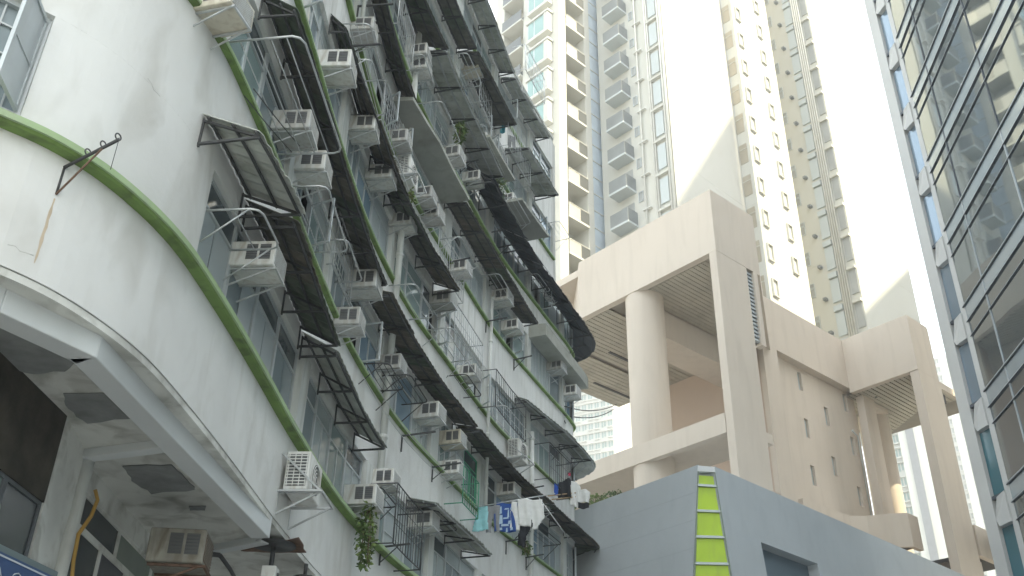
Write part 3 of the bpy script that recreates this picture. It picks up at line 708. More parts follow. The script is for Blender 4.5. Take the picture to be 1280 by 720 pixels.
# ------------------------------------------------------------------ plants
def plant(name, P, rx, ry, rz, n, size, label, m=(None, None), hang_=0, cat='plant', pot=None):
    r = empty(name, P, label, cat); rg = random.Random(int(P.x*100+P.y*10))
    for part, mm, share in (('leaves', m[0] or m_leaf, .6), ('new_leaves', m[1] or m_leaf2, .4)):
        mb = MB()
        for i in range(int(n*share)):
            a = rg.random()*2*pi; q = rg.random()**.5; zz = rg.uniform(-1, 1)
            wz = 1-.55*abs(zz)
            c = P+Vector((cos(a)*q*rx*wz, sin(a)*q*ry*wz, zz*rz-hang_)); u = Vector((rg.gauss(0, 1), rg.gauss(0, 1), rg.gauss(0, .7)-.4)).normalized()*size*rg.uniform(.6, 1.3); v = u.cross(Vector((rg.gauss(0, 1), rg.gauss(0, 1), rg.gauss(0, 1)))).normalized()*size*.28
            mb.add([c, c+u*.45+v, c+u, c+u*.45-v], [(0, 1, 2, 3)])
        o = mb.build(part, mm, r); o['kind'] = 'stuff'
    mb = MB()
    for i in range(5):
        a = rg.random()*6.3; mb.tube([P+Vector((0, 0, rz*.9-hang_)), P+Vector((cos(a)*rx*.4, sin(a)*ry*.4, -hang_)), P+Vector((cos(a)*rx*.5, sin(a)*ry*.5, -rz*.9-hang_))], .008, 4)
    mb.build('stem', m_rust, r)
    if pot: MB().prism([(cos(i*pi/4)*.11+P.x, sin(i*pi/4)*.11+P.y) for i in range(8)], P.z-.25, P.z-.02).build('pot', m_rust, r)
    return r
s, z = W(458, 665, .35); plant('trailing_plant', fa(s, z, .35), 0.2, .22, .62, 420, .10, 'green creeper trailing from a rack over the lowest green ledge')
s, z = W(575, 166, .4); plant('potted_plant', fa(s, z, .4), .2, .3, .3, 160, .14, 'bushy green pot plant behind the long white outdoor unit')
s, z = W(622, 236, .5); plant('potted_plant', fa(s, z, .5), .3, .5, .3, 160, .14, 'pale green pot plants at the head of the black tarpaulin', (m_leaf2, mat('grey_leaf', (.2, .27, .2), .8, .3, 5)))
s, z = W(514, 245, .4); plant('potted_plant', fa(s, z, .4), .1, .15, .15, 70, .09, 'yellow-green tuft under the outdoor unit in the middle of the facade', (m_leaf2, m_leaf2))
s, z = W(658, 685, .2); plant('weed', fa(s, z, .2), .15, .2, .2, 90, .1, 'weeds sprouting from the lowest ledge near the bottom of the photo')

# ------------------------------------------------------------------ recess under the overhang, lower left
und = empty('ground_floor_front', (-4.5, 9, 0), 'shadowed ground floor front under the white overhang with peeling soffit, pipes and windows', 'shopfront')
mb = MB(); sweep(mb, 0, SMAX, [(-.14, 4.38-.02), (-.02, 4.38-.02), (-.02, 4.378), (-.14, 4.378)]); 
def along(s, d, z): return fa(s, z, d)
mb = MB(); band(mb, 0, SMAX, 4.30, 4.37, -2.6, -.01, ); mb.build('soffit', m_soffit, und)
# the straight white beams under the curved wall
BP = [onz(-190, 300, 4.08), onz(0, 390, 4.08), onz(120, 447, 4.08), onz(337, 673, 4.08)]
for i, (a, b) in enumerate(zip(BP, BP[1:])):
    d = (b-a).normalized(); nrm = Vector((-d.y, d.x, 0)); z0, z1 = 4.08+CAMZ, 4.375+CAMZ
    if i == 2: a = a+d*.0
    P = [a, b, b+nrm*.26, a+nrm*.26]
    MB().hexa([Vector((p.x, p.y, z0)) for p in P]+[Vector((p.x, p.y, z1)) for p in P]).build('edge_beam', m_beam, und, .012)
# patch of filling between beam and wall: cross beams
def xbeam(p, q, w_, z0):
    a = onz(*p, z0); b = onz(*q, z0); d = (b-a).normalized(); nrm = Vector((-d.y, d.x, 0))*w_
    MB().hexa([Vector((t.x, t.y, z0+CAMZ)) for t in (a, b, b+nrm, a+nrm)]+[Vector((t.x, t.y, 4.34+CAMZ)) for t in (a, b, b+nrm, a+nrm)]).build('cross_beam', m_beam, und, .01)
xbeam((100, 572), (228, 556), .16, 4.2)
xbeam((250, 692), (326, 677), .16, 4.2)
# bare patches on the soffit: thin irregular recess-coloured scabs
def patch(pts, m=m_patch):
    n = len(pts); P = [onz(x, y, 4.295) for x, y in pts]
    c = sum(P, Vector())/n; vs = []
    for p in P: vs += [p]
    fine = []
    for i in range(n):
        a, b = P[i], P[(i+1) % n]
        for k in range(4): t = k/4; q = a.lerp(b, t); fine.append(q+(q-c)*random.uniform(-.06, .06))
    MB().add(fine+[v+Vector((0, 0, -.012)) for v in fine], [tuple(range(len(fine), 2*len(fine)))]+[(i, (i+1) % len(fine), (i+1) % len(fine)+len(fine), i+len(fine)) for i in range(len(fine))]).build('bare_patch', m, und)
patch([(-40, 395), (10, 390), (100, 425), (112, 446), (80, 462), (30, 466), (-20, 440)])
patch([(82, 492), (140, 490), (172, 506), (178, 520), (110, 528), (84, 510)])
patch([(152, 582), (215, 580), (232, 596), (246, 612), (190, 616), (166, 600)])
patch([(252, 592), (262, 596), (292, 640), (284, 642)])
patch([(236, 632), (258, 632), (256, 637), (238, 637)])
patch([(300, 688), (372, 672), (384, 690), (340, 690)], m_rust)
# back wall pieces
def vwall(p, q, zt, zb, name, m, th=.15, z=4.3):
    a = onz(*p, z); b = onz(*q, z); d = (b-a).normalized(); nrm = Vector((-d.y, d.x, 0))*th
    P = [a, b, b+nrm, a+nrm]
    return MB().hexa([Vector((t.x, t.y, zb+CAMZ)) for t in P]+[Vector((t.x, t.y, zt+CAMZ)) for t in P]).build(name, m, und)
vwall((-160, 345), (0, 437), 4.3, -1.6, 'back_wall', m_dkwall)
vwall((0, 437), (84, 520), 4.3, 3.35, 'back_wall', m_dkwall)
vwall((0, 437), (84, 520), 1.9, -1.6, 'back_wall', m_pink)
vwall((84, 522), (108, 566), 4.3, -1.6, 'pillar', m_soffit, .3)
vwall((108, 578), (260, 750), 4.3, 4.02, 'back_wall', m_soffit)
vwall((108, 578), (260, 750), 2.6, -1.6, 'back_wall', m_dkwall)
vwall((260, 750), (700, 1000), 4.3, -1.6, 'back_wall', m_soffit)
# glazing of the back wall: separate panes in frames
def strip(p, q, z0, z1, n, glassm, fm, back=.06, tr=None):
    a = onz(*p, 4.3); b = onz(*q, 4.3)
    for i in range(n):
        A = a.lerp(b, i/n); B = a.lerp(b, (i+1)/n); d = (B-A).normalized(); nrm = Vector((-d.y, d.x, 0))*back; L = (B-A).length
        f = lambda x, y, z_: Vector((A.x+d.x*x+nrm.x/back*y, A.y+d.y*x+nrm.y/back*y, z_+CAMZ))
        mb = MB()
        for (x0, x1, za, zb) in ((0, .04, z0, z1), (L-.04, L-.003, z0, z1), (.04, L-.04, z0, z0+.04), (.04, L-.04, z1-.04, z1))+(((.04, L-.04, tr, tr+.035),) if tr else ()):
            mb.hexa([f(x0, .02, za), f(x1, .02, za), f(x1, .08, za), f(x0, .08, za), f(x0, .02, zb), f(x1, .02, zb), f(x1, .08, zb), f(x0, .08, zb)])
        o = mb.build('window', fm, und)
        gmat = glassm[i % len(glassm)]; mb = MB(); y0, y1 = .04, .055
        mb.hexa([f(.03, y0, z0+.03), f(L-.03, y0, z0+.03), f(L-.03, y1, z0+.03), f(.03, y1, z0+.03), f(.03, y0, z1-.03), f(L-.03, y0, z1-.03), f(L-.03, y1, z1-.03), f(.03, y1, z1-.03)])
        mb.build('pane', gmat, o)
m_dirty_gl = wavy_glass('dusty_glass', (.20, .26, .24), .25, .004, 3, .5)
m_dirty_gl2 = wavy_glass('dusty_glass_dark', (.035, .045, .05), .2, .004, 3, .5)
m_boardp = mat('painted_board', (.20, .23, .20), .8, .08, 2)
strip((-160, 345), (0, 437), 1.9, 3.35, 3, [m_dirty_gl, m_dirty_gl2], m_dkframe)
strip((0, 437), (84, 520), 1.9, 3.35, 2, [m_dirty_gl, m_dirty_gl2], m_dkframe)
strip((112, 582), (258, 748), 2.6, 3.62, 6, [m_dirty_gl2, mat('blind_grey', (.07, .075, .085), .6)], m_soffit)
strip((112, 582), (258, 748), 3.62, 4.02, 4, [m_dirty_gl2, m_boardp, m_boardp], m_soffit)
# pale stack pipe and yellow hose
q = onz(98, 572, 4.25); q2 = q+Vector((.13, -.05, 0))
mb = MB(); mb.tube([Vector((q2.x, q2.y, -1.6+CAMZ)), Vector((q2.x, q2.y, 3.25+CAMZ)), Vector((q2.x-.02, q2.y+.05, 3.5+CAMZ)), Vector((q2.x-.02, q2.y+.05, 4.3+CAMZ))], .085, 12); mb.build('stack_pipe', m_pipe, und)
mb = MB(); H = [onz(119, 612, 3.9), onz(122, 625, 3.8), onz(114, 645, 3.6), onz(98, 668, 3.3), onz(92, 700, 3.05), onz(88, 745, 2.6)]
o = mb.tube(H, .022, 6).build('hose', mat('yellow_hose', (.40, .24, .05), .6)); tag(o, 'yellowish hose snaking down beside the pale stack pipe', 'hose')
# window air conditioner under the soffit and lamps
o = copy_tree(proto_w); P = onz(196, 700, 3.55); o.location = P+Vector((0.05, .0, -.1)); o.rotation_euler = (0, 0, rad(-84)+0*pi); o.scale = (1, 1, 1)

gm_ = {m_ac.name: mat('grimy_casing', (.30, .29, .25), .7, .2, 5, dirt=(.12, .09, .06), damt=.9, dsc=(3, 3, 1)), m_ac_lv.name: m_ac_dark, m_ac_grey.name: m_rust, m_ac_dark.name: m_inside, m_tube.name: m_rust}
def regrime(q):
    if q.type == 'MESH': q.data = q.data.copy(); q.data.materials[0] = gm_.get(q.data.materials[0].name, q.data.materials[0])
    for c_ in [c_ for c_ in bpy.data.objects if c_.parent == q]: regrime(c_)
regrime(o)
tag(o, 'old window air conditioner under the peeling soffit, lower left', 'air conditioner', 'air conditioners on the curved building')
def downlight(x, y, lab, m1):
    p = onz(x, y, 4.28); r = empty('soffit_fixture', p, lab, 'light fitting')
    MB().tube([p, p+Vector((0, 0, -.18))], .03, 8).build('stem', m_iron, r)
    mb = MB(); n = 14; prof = [(.03, -.16), (.17, -.20), (.19, -.22), (.02, -.24)] if m1 else [(.05, 0), (.30, -.03), (.32, -.05), (.05, -.07)]
    vs = [p+Vector((cos(2*pi*i/n)*a, sin(2*pi*i/n)*a, b)) for a, b in prof for i in range(n)]
    fs = [(j*n+i, j*n+(i+1) % n, (j+1)*n+(i+1) % n, (j+1)*n+i) for j in range(3) for i in range(n)]+[tuple(3*n+i for i in range(n))]
    mb.add(vs, fs, True).build('shade', m_iron, r); return r
downlight(383, 705, 'small dark funnel lamp under the wall edge at the bottom', True)
r = downlight(343, 678, 'rusty round ceiling fitting with a white camera box below', False)
p = onz(343, 678, 4.28); MB().tube([p+Vector((0, 0, -.05)), p+Vector((0, 0, -.36))], .035, 8).build('stem', m_iron, r)
MB().box(p.x-.1, p.x+.1, p.y-.12, p.y+.12, p.z-.56, p.z-.36).build('camera_box', m_ac, r, .01); MB().tube([p+Vector((.1, 0, -.46)), p+Vector((.12, 0, -.46))], .03, 10).build('lens', m_iron, r)
p0, p1, p2, p3 = onz(258, 692, 4.0), onz(275, 694, 4.0), onz(288, 712, 3.9), onz(300, 735, 3.8)
r = empty('bracket_lamp', p0, 'dark jointed bracket lamp beside the old air conditioner, lower left', 'lamp')
MB().bar(p0, p1, .07, .05).build('lamp_head', m_iron, r); MB().tube([p1, p2, p3], .03, 6).build('arm', m_iron, r)
# blue and white sign, lower left corner
a = onz(-60, 655, 2.6); b = onz(64, 722, 2.55); b.z = a.z; d = (b-a).normalized(); nrm = Vector((d.y, -d.x, 0)); r = empty('shop_sign', a, 'blue shop sign with white outlined curves in the bottom left corner', 'sign')
f = lambda x, y, z_: a+d*x+nrm*y+Vector((0, 0, z_)); L = (b-a).length
MB().hexa([f(0, -.08, -.75), f(L, -.08, -.75), f(L, .06, -.75), f(0, .06, -.75), f(0, -.08, 0), f(L, -.08, 0), f(L, .06, 0), f(0, .06, 0)]).build('sign_box', mat('sign_grey', (.13, .17, .18), .6), r)
MB().hexa([f(.04, .061, -.7), f(L-.05, .061, -.7), f(L-.05, .07, -.7), f(.04, .07, -.7), f(.04, .061, -.06), f(L-.05, .061, -.06), f(L-.05, .07, -.06), f(.04, .07, -.06)]).build('sign_face', mat('sign_blue', (.03, .07, .18), .5), r)
mb = MB(); ww = mat('sign_white', (.5, .55, .6), .6)
mb.bar(f(.07, .074, -.09), f(L-.08, .074, -.09), .006, .014).bar(f(L-.08, .074, -.09), f(L-.08, .074, -.66), .006, .014)
for k in range(4):
    cx = .25+k*.32
    mb.tube([f(cx+(.11-.03*math.floor(i/13))*cos(i*pi/6), .075, -.33+(.16-.04*math.floor(i/13))*sin(i*pi/6)) for i in range(26)], .006, 4)
mb.build('sign_print', ww, r)

def frame(ox, oy, azd):
    t = rad(azd); e1 = Vector((sin(t), cos(t), 0)); e2 = Vector((-cos(t), sin(t), 0))
    return lambda a, b, z: Vector((ox+e1.x*a+e2.x*b, oy+e1.y*a+e2.y*b, z+CAMZ))
# ------------------------------------------------------------------ beige concrete building
CC = frame(38*sin(rad(13.56)), 38*cos(rad(13.56)), 49.2)
con = empty('concrete_building', CC(0, 0, -CAMZ), 'beige concrete building with deep framed terraces, square piers and one big round column', 'building')
def cb(name, m, *a, bevel=0): mb = MB(); mb.fbox(CC, *a); return mb.build(name, m, con, bevel)
ZT, ZF, G0 = 27.85, 24.55, -1.6
cb('fascia_beam', m_conc, 0, .35, .35, 8.45, ZF, ZT); cb('fascia_beam', m_conc, 0, 3.16, 0, .352, ZF, ZT+.002)
MB().prism([(0, 8.45), (.36, 8.45), (2.3, 10.85), (1.95, 10.85)], ZF, ZT, CC).build('fascia_beam', m_conc, con)
cb('fascia_beam', m_conc, 1.95, 2.3, 10.85, 14.6, ZF, ZT)
cb('roof_slab', m_conc, .35, 3.16, .36, 4.09, ZT-.5, ZT-.1); cb('roof_slab', m_conc, .35, 9.2, 4.11, 14.6, ZT-.5, ZT-.1)
MB().prism([(3.162, .02), (9.5, 4.09), (9.0, 4.09), (2.9, .36)], ZF+.001, ZT-.02, CC).build('side_wall', m_conc, con); MB().prism([(3.161, .37), (3.4, .4), (8.9, 4.09), (3.161, 4.09)], ZT-.5, ZT-.1, CC).build('roof_slab', m_conc, con)
cb('pier', m_conc, .0, 2.17, .001, .40, G0, ZF, bevel=.03)
# round column
def rcol(a, b, r, z0, z1, name='round_column', m=None):
    n = 40; MBx = MB(); p = CC(a, b, 0)
    vs = [Vector((p.x+cos(2*pi*i/n)*r, p.y+sin(2*pi*i/n)*r, z+CAMZ)) for z in (z0, z1) for i in range(n)]
    MBx.add(vs, [(i, (i+1) % n, (i+1) % n+n, i+n) for i in range(n)], True); return MBx.build(name, m or m_conc, con)
rcol(.92, 5.05, .90, G0, ZF+.1)
# lower deck with its edge beam
cb('deck_beam', m_conc, -.02, .30, .401, 15, 16.05, 16.90); cb('deck_slab', m_conc, .30, 3.16, .401, 4.39, 16.40, 16.85); cb('deck_slab', m_conc, .30, 9.2, 4.39, 15, 16.40, 16.85)
cb('deck_beam', m_conc, 4.8, 5.3, 4.41, 15, 16.02, 16.4)
# back walls of the terrace
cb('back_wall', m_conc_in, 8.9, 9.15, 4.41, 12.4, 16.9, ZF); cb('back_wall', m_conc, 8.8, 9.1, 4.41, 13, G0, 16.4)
# ceilings : beams and slats (each slat its own piece where it is big enough)
cb('ceiling_beam', m_conc, 1.85, 9.0, 5.15, 6.85, 23.12, ZF+.1)
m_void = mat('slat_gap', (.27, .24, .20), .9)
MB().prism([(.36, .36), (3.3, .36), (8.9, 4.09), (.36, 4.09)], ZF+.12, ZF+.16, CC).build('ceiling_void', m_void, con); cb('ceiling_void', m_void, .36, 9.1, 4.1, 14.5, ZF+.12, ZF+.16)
SLM = {}
def slats(a0, a1, b0, b1, z, pitch, alongb=True, clip=None):
    L = (b1-b0) if alongb else (a1-a0); n = int(((a1-a0) if alongb else (b1-b0))/pitch)
    for i in range(n):
        if alongb: q = a0+i*pitch; mb = MB().fbox(CC, q, q+pitch*.88, b0, b1, z, z+.06)
        else: q = b0+i*pitch; mb = MB().fbox(CC, a0, a1, q, q+pitch*.88, z, z+.06)
        mb.build('ceiling_slat', m_slat, con)
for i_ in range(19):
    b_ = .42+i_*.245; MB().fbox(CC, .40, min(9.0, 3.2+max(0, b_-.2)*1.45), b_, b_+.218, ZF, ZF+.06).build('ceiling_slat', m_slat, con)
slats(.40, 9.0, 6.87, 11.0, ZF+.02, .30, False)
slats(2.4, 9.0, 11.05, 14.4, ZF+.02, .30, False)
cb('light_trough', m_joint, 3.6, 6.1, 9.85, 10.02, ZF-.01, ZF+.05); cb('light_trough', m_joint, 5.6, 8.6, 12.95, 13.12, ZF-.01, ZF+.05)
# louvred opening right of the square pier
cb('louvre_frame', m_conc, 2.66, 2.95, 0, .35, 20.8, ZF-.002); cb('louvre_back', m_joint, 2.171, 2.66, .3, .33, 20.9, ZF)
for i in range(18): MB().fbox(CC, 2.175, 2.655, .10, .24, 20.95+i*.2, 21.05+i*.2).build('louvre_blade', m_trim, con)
# long set-back wall with a recessed field and slit windows
cb('wall', m_conc, 3.5, 17.6, 4.1, 4.86, ZF+.251, ZT-.001); cb('wall', m_conc, 8.85, 10.1, 4.101, 4.4, G0, ZF+.25)
WIN = [(12.45, 23.45), (12.50, 20.75), (12.45, 18.15), (14.62, 22.08), (14.60, 19.22), (16.78, 23.55), (16.85, 21.0), (16.70, 18.10)]
mb = MB()   # recessed wall built round its windows
xs = sorted({10.1, 17.7}|{w_[0] for w_ in WIN}|{w_[0]+.36 for w_ in WIN})
cols = [(10.1, 12.45), (12.45, 12.86), (12.86, 14.60), (14.60, 14.98), (14.98, 16.70), (16.70, 17.21), (17.21, 17.9)]
for (c0, c1) in cols:
    ws = sorted([w_ for w_ in WIN if c0-.01 <= w_[0] < c1], key=lambda t: t[1]); z = G0
    for w_ in ws:
        mb.fbox(CC, c0, c1, 4.55, 4.85, z, w_[1]); z = w_[1]+1.08
        if w_[0] > c0+.001: mb.fbox(CC, c0, w_[0], 4.55, 4.85, w_[1], z)
        if w_[0]+.36 < c1-.001: mb.fbox(CC, w_[0]+.36, c1, 4.55, 4.85, w_[1], z)
    mb.fbox(CC, c0, c1, 4.55, 4.85, z, ZF+.25)
mb.build('recessed_wall', m_conc, con)
for a_, z_ in WIN:
    o = MB().fbox(CC, a_, a_+.36, 4.70, 4.72, z_, z_+1.08).build('slit_window', m_trim, con)
    MB().fbox(CC, a_+.05, a_+.31, 4.69, 4.698, z_+.05, z_+1.03).build('pane', GL[2], o)
MB().tube([CC(17.45, 4.42, 16.9), CC(17.45, 4.42, 22.2), CC(16.95, 4.42, 22.4)], .05, 8).build('drain_pipe', m_pipe, con)
# right block
cb('fascia_beam', m_conc, 16.86, 17.2, 0, 4.101, ZF-.02, ZT+.001)
MB().prism([(17.2, 0), (19.0, 0), (19.5, .2), (19.5, .55), (19.0, .36), (17.2, .36)], ZF-.02, ZT, CC).build('fascia_beam', m_conc, con)
cb('roof_slab', m_conc, 17.2, 19.4, .37, 4.2, ZT-.5, ZT-.1)
MB().prism([(16.9, .0), (19.15, 0), (19.4, .2), (19.4, .5), (16.9, .5)], G0, ZF-.02, CC).build('pier', m_conc, con, .02)
cb('pier', m_conc, 17.55, 18.72, 3.75, 4.2, 16.8, ZF-.02, bevel=.02)
cb('ceiling_void', m_void, 17.2, 24.0, .5, 7.0, ZF+.1, ZF+.14)
for i in range(22):
    a0 = 17.2; b0 = .5+i*.28; a1 = 21.7+.62*(b0-2.5) if b0 > 2.5 else 22.0
    MB().fbox(CC, a0, min(a1, 24), b0, b0+.23, ZF-.02, ZF+.04).build('ceiling_slat', m_slat, con)
cb('ceiling_beam', m_conc, 18.9, 20.4, 3.9, 4.4, ZF-.25, ZF-.021); cb('ceiling_edge', m_conc, 19.4, 21.9, .3, .5, ZF-.1, ZF+.3)
cb('downlight', m_joint, 18.3, 18.42, 3.35, 3.47, ZF-.06, ZF-.021)
rcol(20.6, 5.0, .85, 15.5, ZF-.02)
cb('drip_block', m_joint, 19.41, 19.6, .1, .35, 23.4, 23.9)
# low zigzag parapet and its soffit
PZ = [(10.4, 3.95), (14.24, 3.85), (14.86, 3.25), (15.38, 2.29), (15.89, 1.62), (16.85, 1.62)]
for (a0, b0), (a1, b1) in zip(PZ, PZ[1:]):
    MB().prism([(a0, b0), (a1, b1), (a1, b1+.25), (a0, b0+.25)], 15.1, 16.8, CC).build('parapet', m_conc, con)
MB().prism([(14.3, 4.1), (15.6, 2.5), (16.1, 1.9), (16.84, 1.9), (16.84, 4.5), (14.3, 4.5)], 15.3, 15.5, CC).build('deck_slab', m_joint, con)
rcol(14.3, 4.0, .22, G0, 15.3, 'post'); rcol(20.6, .9, .28, G0, 15.2, 'post')
cb('parapet', m_conc, 19.41, 22.4, 0, .3, 15.05, 16.62); cb('deck_slab', m_joint, 19.41, 22.4, .3, 3, 15.1, 15.3)
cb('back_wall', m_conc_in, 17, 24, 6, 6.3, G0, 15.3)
# shrubs on the terrace behind the grey building
for i, (x, y, lab) in enumerate([(745, 622, 'light green shrub behind the roof edge of the grey building'), (770, 618, 'dark green planting beside the round column on the roof edge')]):
    p = None; d = (x-640)/FPX*Rv-(y-360)/FPX*Uv+Fv; t = 40/math.hypot(d.x, d.y); p = Vector((d.x*t, d.y*t, d.z*t+CAMZ-.1))
    plant('shrub', p, .7, .4, .22, 220, .14, lab, (m_leaf2, m_leaf2) if i == 0 else (m_leaf, m_leaf), cat='shrub')
p = CC(23, 0.2, 13.6); plant('shrub', p, 1.2, 1, .9, 500, .25, 'bright green shrub under the beige parapet, bottom right', (m_leaf2, m_leaf2), cat='shrub')

# ------------------------------------------------------------------ blue-grey building with the lime strip
gry = empty('grey_building', (6.1, 29.3, 0), 'low blue-grey building with a tapering strip of lime green panels on its corner', 'building')
gl0, gr0, gl1, gr1 = Vector((5.84, 29.43, 11.58)), Vector((6.33, 29.32, 11.50)), Vector((5.45, 29.5, 8.29)), Vector((6.55, 29.28, 8.25))
def ext(p, q, z): t = (z-p.z)/(q.z-p.z); return p.lerp(q, t)
glb, grb = ext(gl0, gl1, -1.6), ext(gr0, gr1, -1.6)
up = Vector((0, 0, CAMZ)); gl0 += up; gr0 += up; glb += up; grb += up
dL = Vector((sin(rad(-38)), cos(rad(-38)), 0)); dR = Vector((sin(rad(47)), cos(rad(47)), 0))
LT, LB = gl0+dL*11, glb+dL*11; RT, RB = gr0+dR*22, grb+dR*22
back = Vector((2, 14, 0)); inL = Vector((.3, .12, 0))*.6
def slab4(p, name, m, thick=.3, parent=gry):
    n = (p[1]-p[0]).cross(p[3]-p[0]).normalized()*thick
    if n.y < 0: n = -n
    return MB().hexa([p[0], p[1], p[1]+n, p[0]+n, p[3], p[2], p[2]+n, p[3]+n]).build(name, m, parent)
slab4([LB, glb, gl0, LT], 'left_wall', m_grey)
for i_ in range(1, 9):
    u_ = i_/9.5; a_, b_ = gl0.lerp(glb, u_*.62), LT.lerp(LB, u_*.62); MB().bar(a_, b_, .006, .012).build('wall_joint', m_grey_j, gry)
# right wall is pieced round its recess
def RW(a, z, n=0):
    tt = (z-(-1.6))/(11.5-(-1.6)); base = grb.lerp(gr0, tt); q = base+dR*a; nrm = Vector((dR.y, -dR.x, 0)); return Vector((q.x, q.y, z+CAMZ))-nrm*n
def topz(a): return 11.5
def rw(a0, a1, z0, z1, n0, n1, name, m):
    return MB().hexa([RW(a0, z0, n0), RW(a1, z0, n0), RW(a1, z0, n1), RW(a0, z0, n1), RW(a0, z1, n0), RW(a1, z1, n0), RW(a1, z1, n1), RW(a0, z1, n1)]).build(name, m, gry)
rw(0, 22, 9.55, 11.5, 0, .4, 'right_wall', m_grey); rw(0, 1.85, -1.6, 9.55, 0, .4, 'right_wall', m_grey); rw(5.05, 22, -1.6, 9.55, 0, .4, 'right_wall', m_grey)
rw(1.8, 5.1, -1.6, 9.6, .401, .6, 'recess_back', m_grey_d)  # darker grey back of the recess
MB().hexa([LT-up*0+Vector((0, 0, -.25)), gl0+Vector((0, 0, -.25)), gr0+Vector((0, 0, -.2)), RT+Vector((0, 0, -.2)), LT+Vector((0, 0, -.06)), gl0+Vector((0, 0, -.06)), gr0+Vector((0, 0, -.06)), RT+Vector((0, 0, -.06))]).build('roof_slab', m_grey, gry)
cn = (grb-glb).cross(gl0-glb).normalized()
if cn.y > 0: cn = -cn
def CH(u, z, n=0): t = (z+1.6)/(11.55+1.6); a = glb.lerp(gl0, t); b = grb.lerp(gr0, t); return a.lerp(b, u)+cn*n
def ch(u0, u1, z0, z1, n0, n1, name, m, parent=gry):
    return MB().hexa([CH(u0, z0, n0), CH(u1, z0, n0), CH(u1, z0, n1), CH(u0, z0, n1), CH(u0, z1, n0), CH(u1, z1, n0), CH(u1, z1, n1), CH(u0, z1, n1)]).build(name, m, parent)
ch(0, 1, -1.6, 11.5, -.3, -.12, 'corner_wall', m_grey)
zb = 11.18; i = 0
zs = [11.28]
for y in (605, 637, 669.5, 703, 737, 772, 808):
    d = (885-640)/FPX*Rv-(y-360)/FPX*Uv+Fv; zs.append(29.9*d.z/math.hypot(d.x, d.y))
for z1, z0 in zip(zs, zs[1:]):
    ch(.07, .93, z0+.04, z1-.04, -.10, -.06, 'lime_panel', m_lime); ch(0.05, .95, z0-.035, z0+.035, -.11, .01, 'cross_bar', m_trim)
ch(0.02, .06, -1.6, 11.4, -.11, .02, 'side_trim', m_trim2); ch(.94, .98, -1.6, 11.4, -.11, .02, 'side_trim', m_trim2); ch(0, 1, 11.34, 11.52, -.11, .03, 'cap', mat('cap_white', (.62, .64, .65), .5))

# ------------------------------------------------------------------ glass tower on the right
tG = rad(4.03); gdir = Vector((-sin(tG), -cos(tG), 0)); gnor = Vector((-cos(tG), sin(tG), 0)); GP = Vector((17.45, 33.5, 0))
def GT(L, z, n=0): return Vector((GP.x+gdir.x*L+gnor.x*n, GP.y+gdir.y*L+gnor.y*n, z+CAMZ))
glt = empty('glass_tower', Vector((18, 30, 0)), 'mirror-glass office tower with slanting bands of spandrel glass on the right', 'building')
def gbox(L0, L1, z0, z1, n0, n1, name, m, parent=None, tw=0, jig=0):
    P = [GT(L0, z0, n0+tw), GT(L1, z0, n0+jig), GT(L1, z0, n1+jig), GT(L0, z0, n1+tw), GT(L0, z1, n0), GT(L1, z1, n0-tw), GT(L1, z1, n1-tw), GT(L0, z1, n1)]
    return MB().hexa(P).build(name, m, parent or glt)
GH = 70; FP = 3.57; zc0 = 26.98
kmin, kmax = -7, 3
rg = random.Random(5)
for k in range(kmin, kmax+1):
    z = zc0+k*FP-FP       # spandrel of this storey starts at z+... : vision 2.29, vent pane .63, spandrel .65
    zv0, zv1, zp1, zs1 = z, z+2.29, z+2.92, z+3.57
    L = 0; i = 0
    while L < 30:
        L2 = L+4.2 if L > 0 else 2.05
        if L < 19 and k > -7:
            gbox(L+.03, L2-.03, zv0+.04, zv1-.03, -.04, 0, 'vision_pane', m_gt, tw=rg.uniform(-.006, .006), jig=rg.uniform(-.005, .005))
            gbox(L+.03, L2-.03, zv1+.03, zp1-.02, -.04, 0, 'vent_pane', m_gt, tw=rg.uniform(-.006, .006))
            gbox(L+.01, L2-.01, zp1+.03, zs1-.04, -.04, .012, 'spandrel_pane', m_gt2)
            mb = MB(); p = [GT(L2-.035, zv0, -.06), GT(L2+.035, zv0, -.06), GT(L2+.035, zv0, .03), GT(L2-.035, zv0, .03)]
            mb.hexa(p+[v+Vector((0, 0, FP)) for v in p]).build('mullion', m_gtm2 if rg.random() < .5 else m_gtm, glt)
        L = L2
    for zz, hgt, pr in ((zv1, .032, .05), (zp1, .042, .06), (zs1, .055, .075)):
        gbox(-.02, 43, zz-hgt/2, zz+hgt*.1, 0.0, pr, 'transom', m_gtm); gbox(-.02, 43, zz+hgt*.1+.001, zz+hgt, 0.0, pr-.01, 'transom_face', m_gtm2)
GF = 40; GE = 46     # street block kept low for skylight; unseen rear block sized to cast shade
mb = MB().hexa([GT(-.02, -1.6, -.10), GT(GE, -1.6, -.10), GT(GE, -1.6, -13), GT(-.02, -1.6, -13), GT(-.02, GF, -.10), GT(GE, GF, -.10), GT(GE, GF, -13), GT(-.02, GF, -13)])
mb.build('core', m_gtw, glt)
mb = MB().hexa([GT(-.02, -1.6, -13.01), GT(24, -1.6, -13.01), GT(24, -1.6, -36), GT(-.02, -1.6, -36), GT(-.02, GH, -13.01), GT(24, GH, -13.01), GT(24, GH, -36), GT(-.02, GH, -36)])
mb.build('rear_shade_block', m_gtw, glt)
gbox(2, 14, GH, GH+8, -36, -27, 'roof_shade_block', m_gtw); gbox(19, GE, -1.6, GF, -.09, -.005, 'side_glazing', m_gt2)  # unseen roof block added to raise the cast shadow
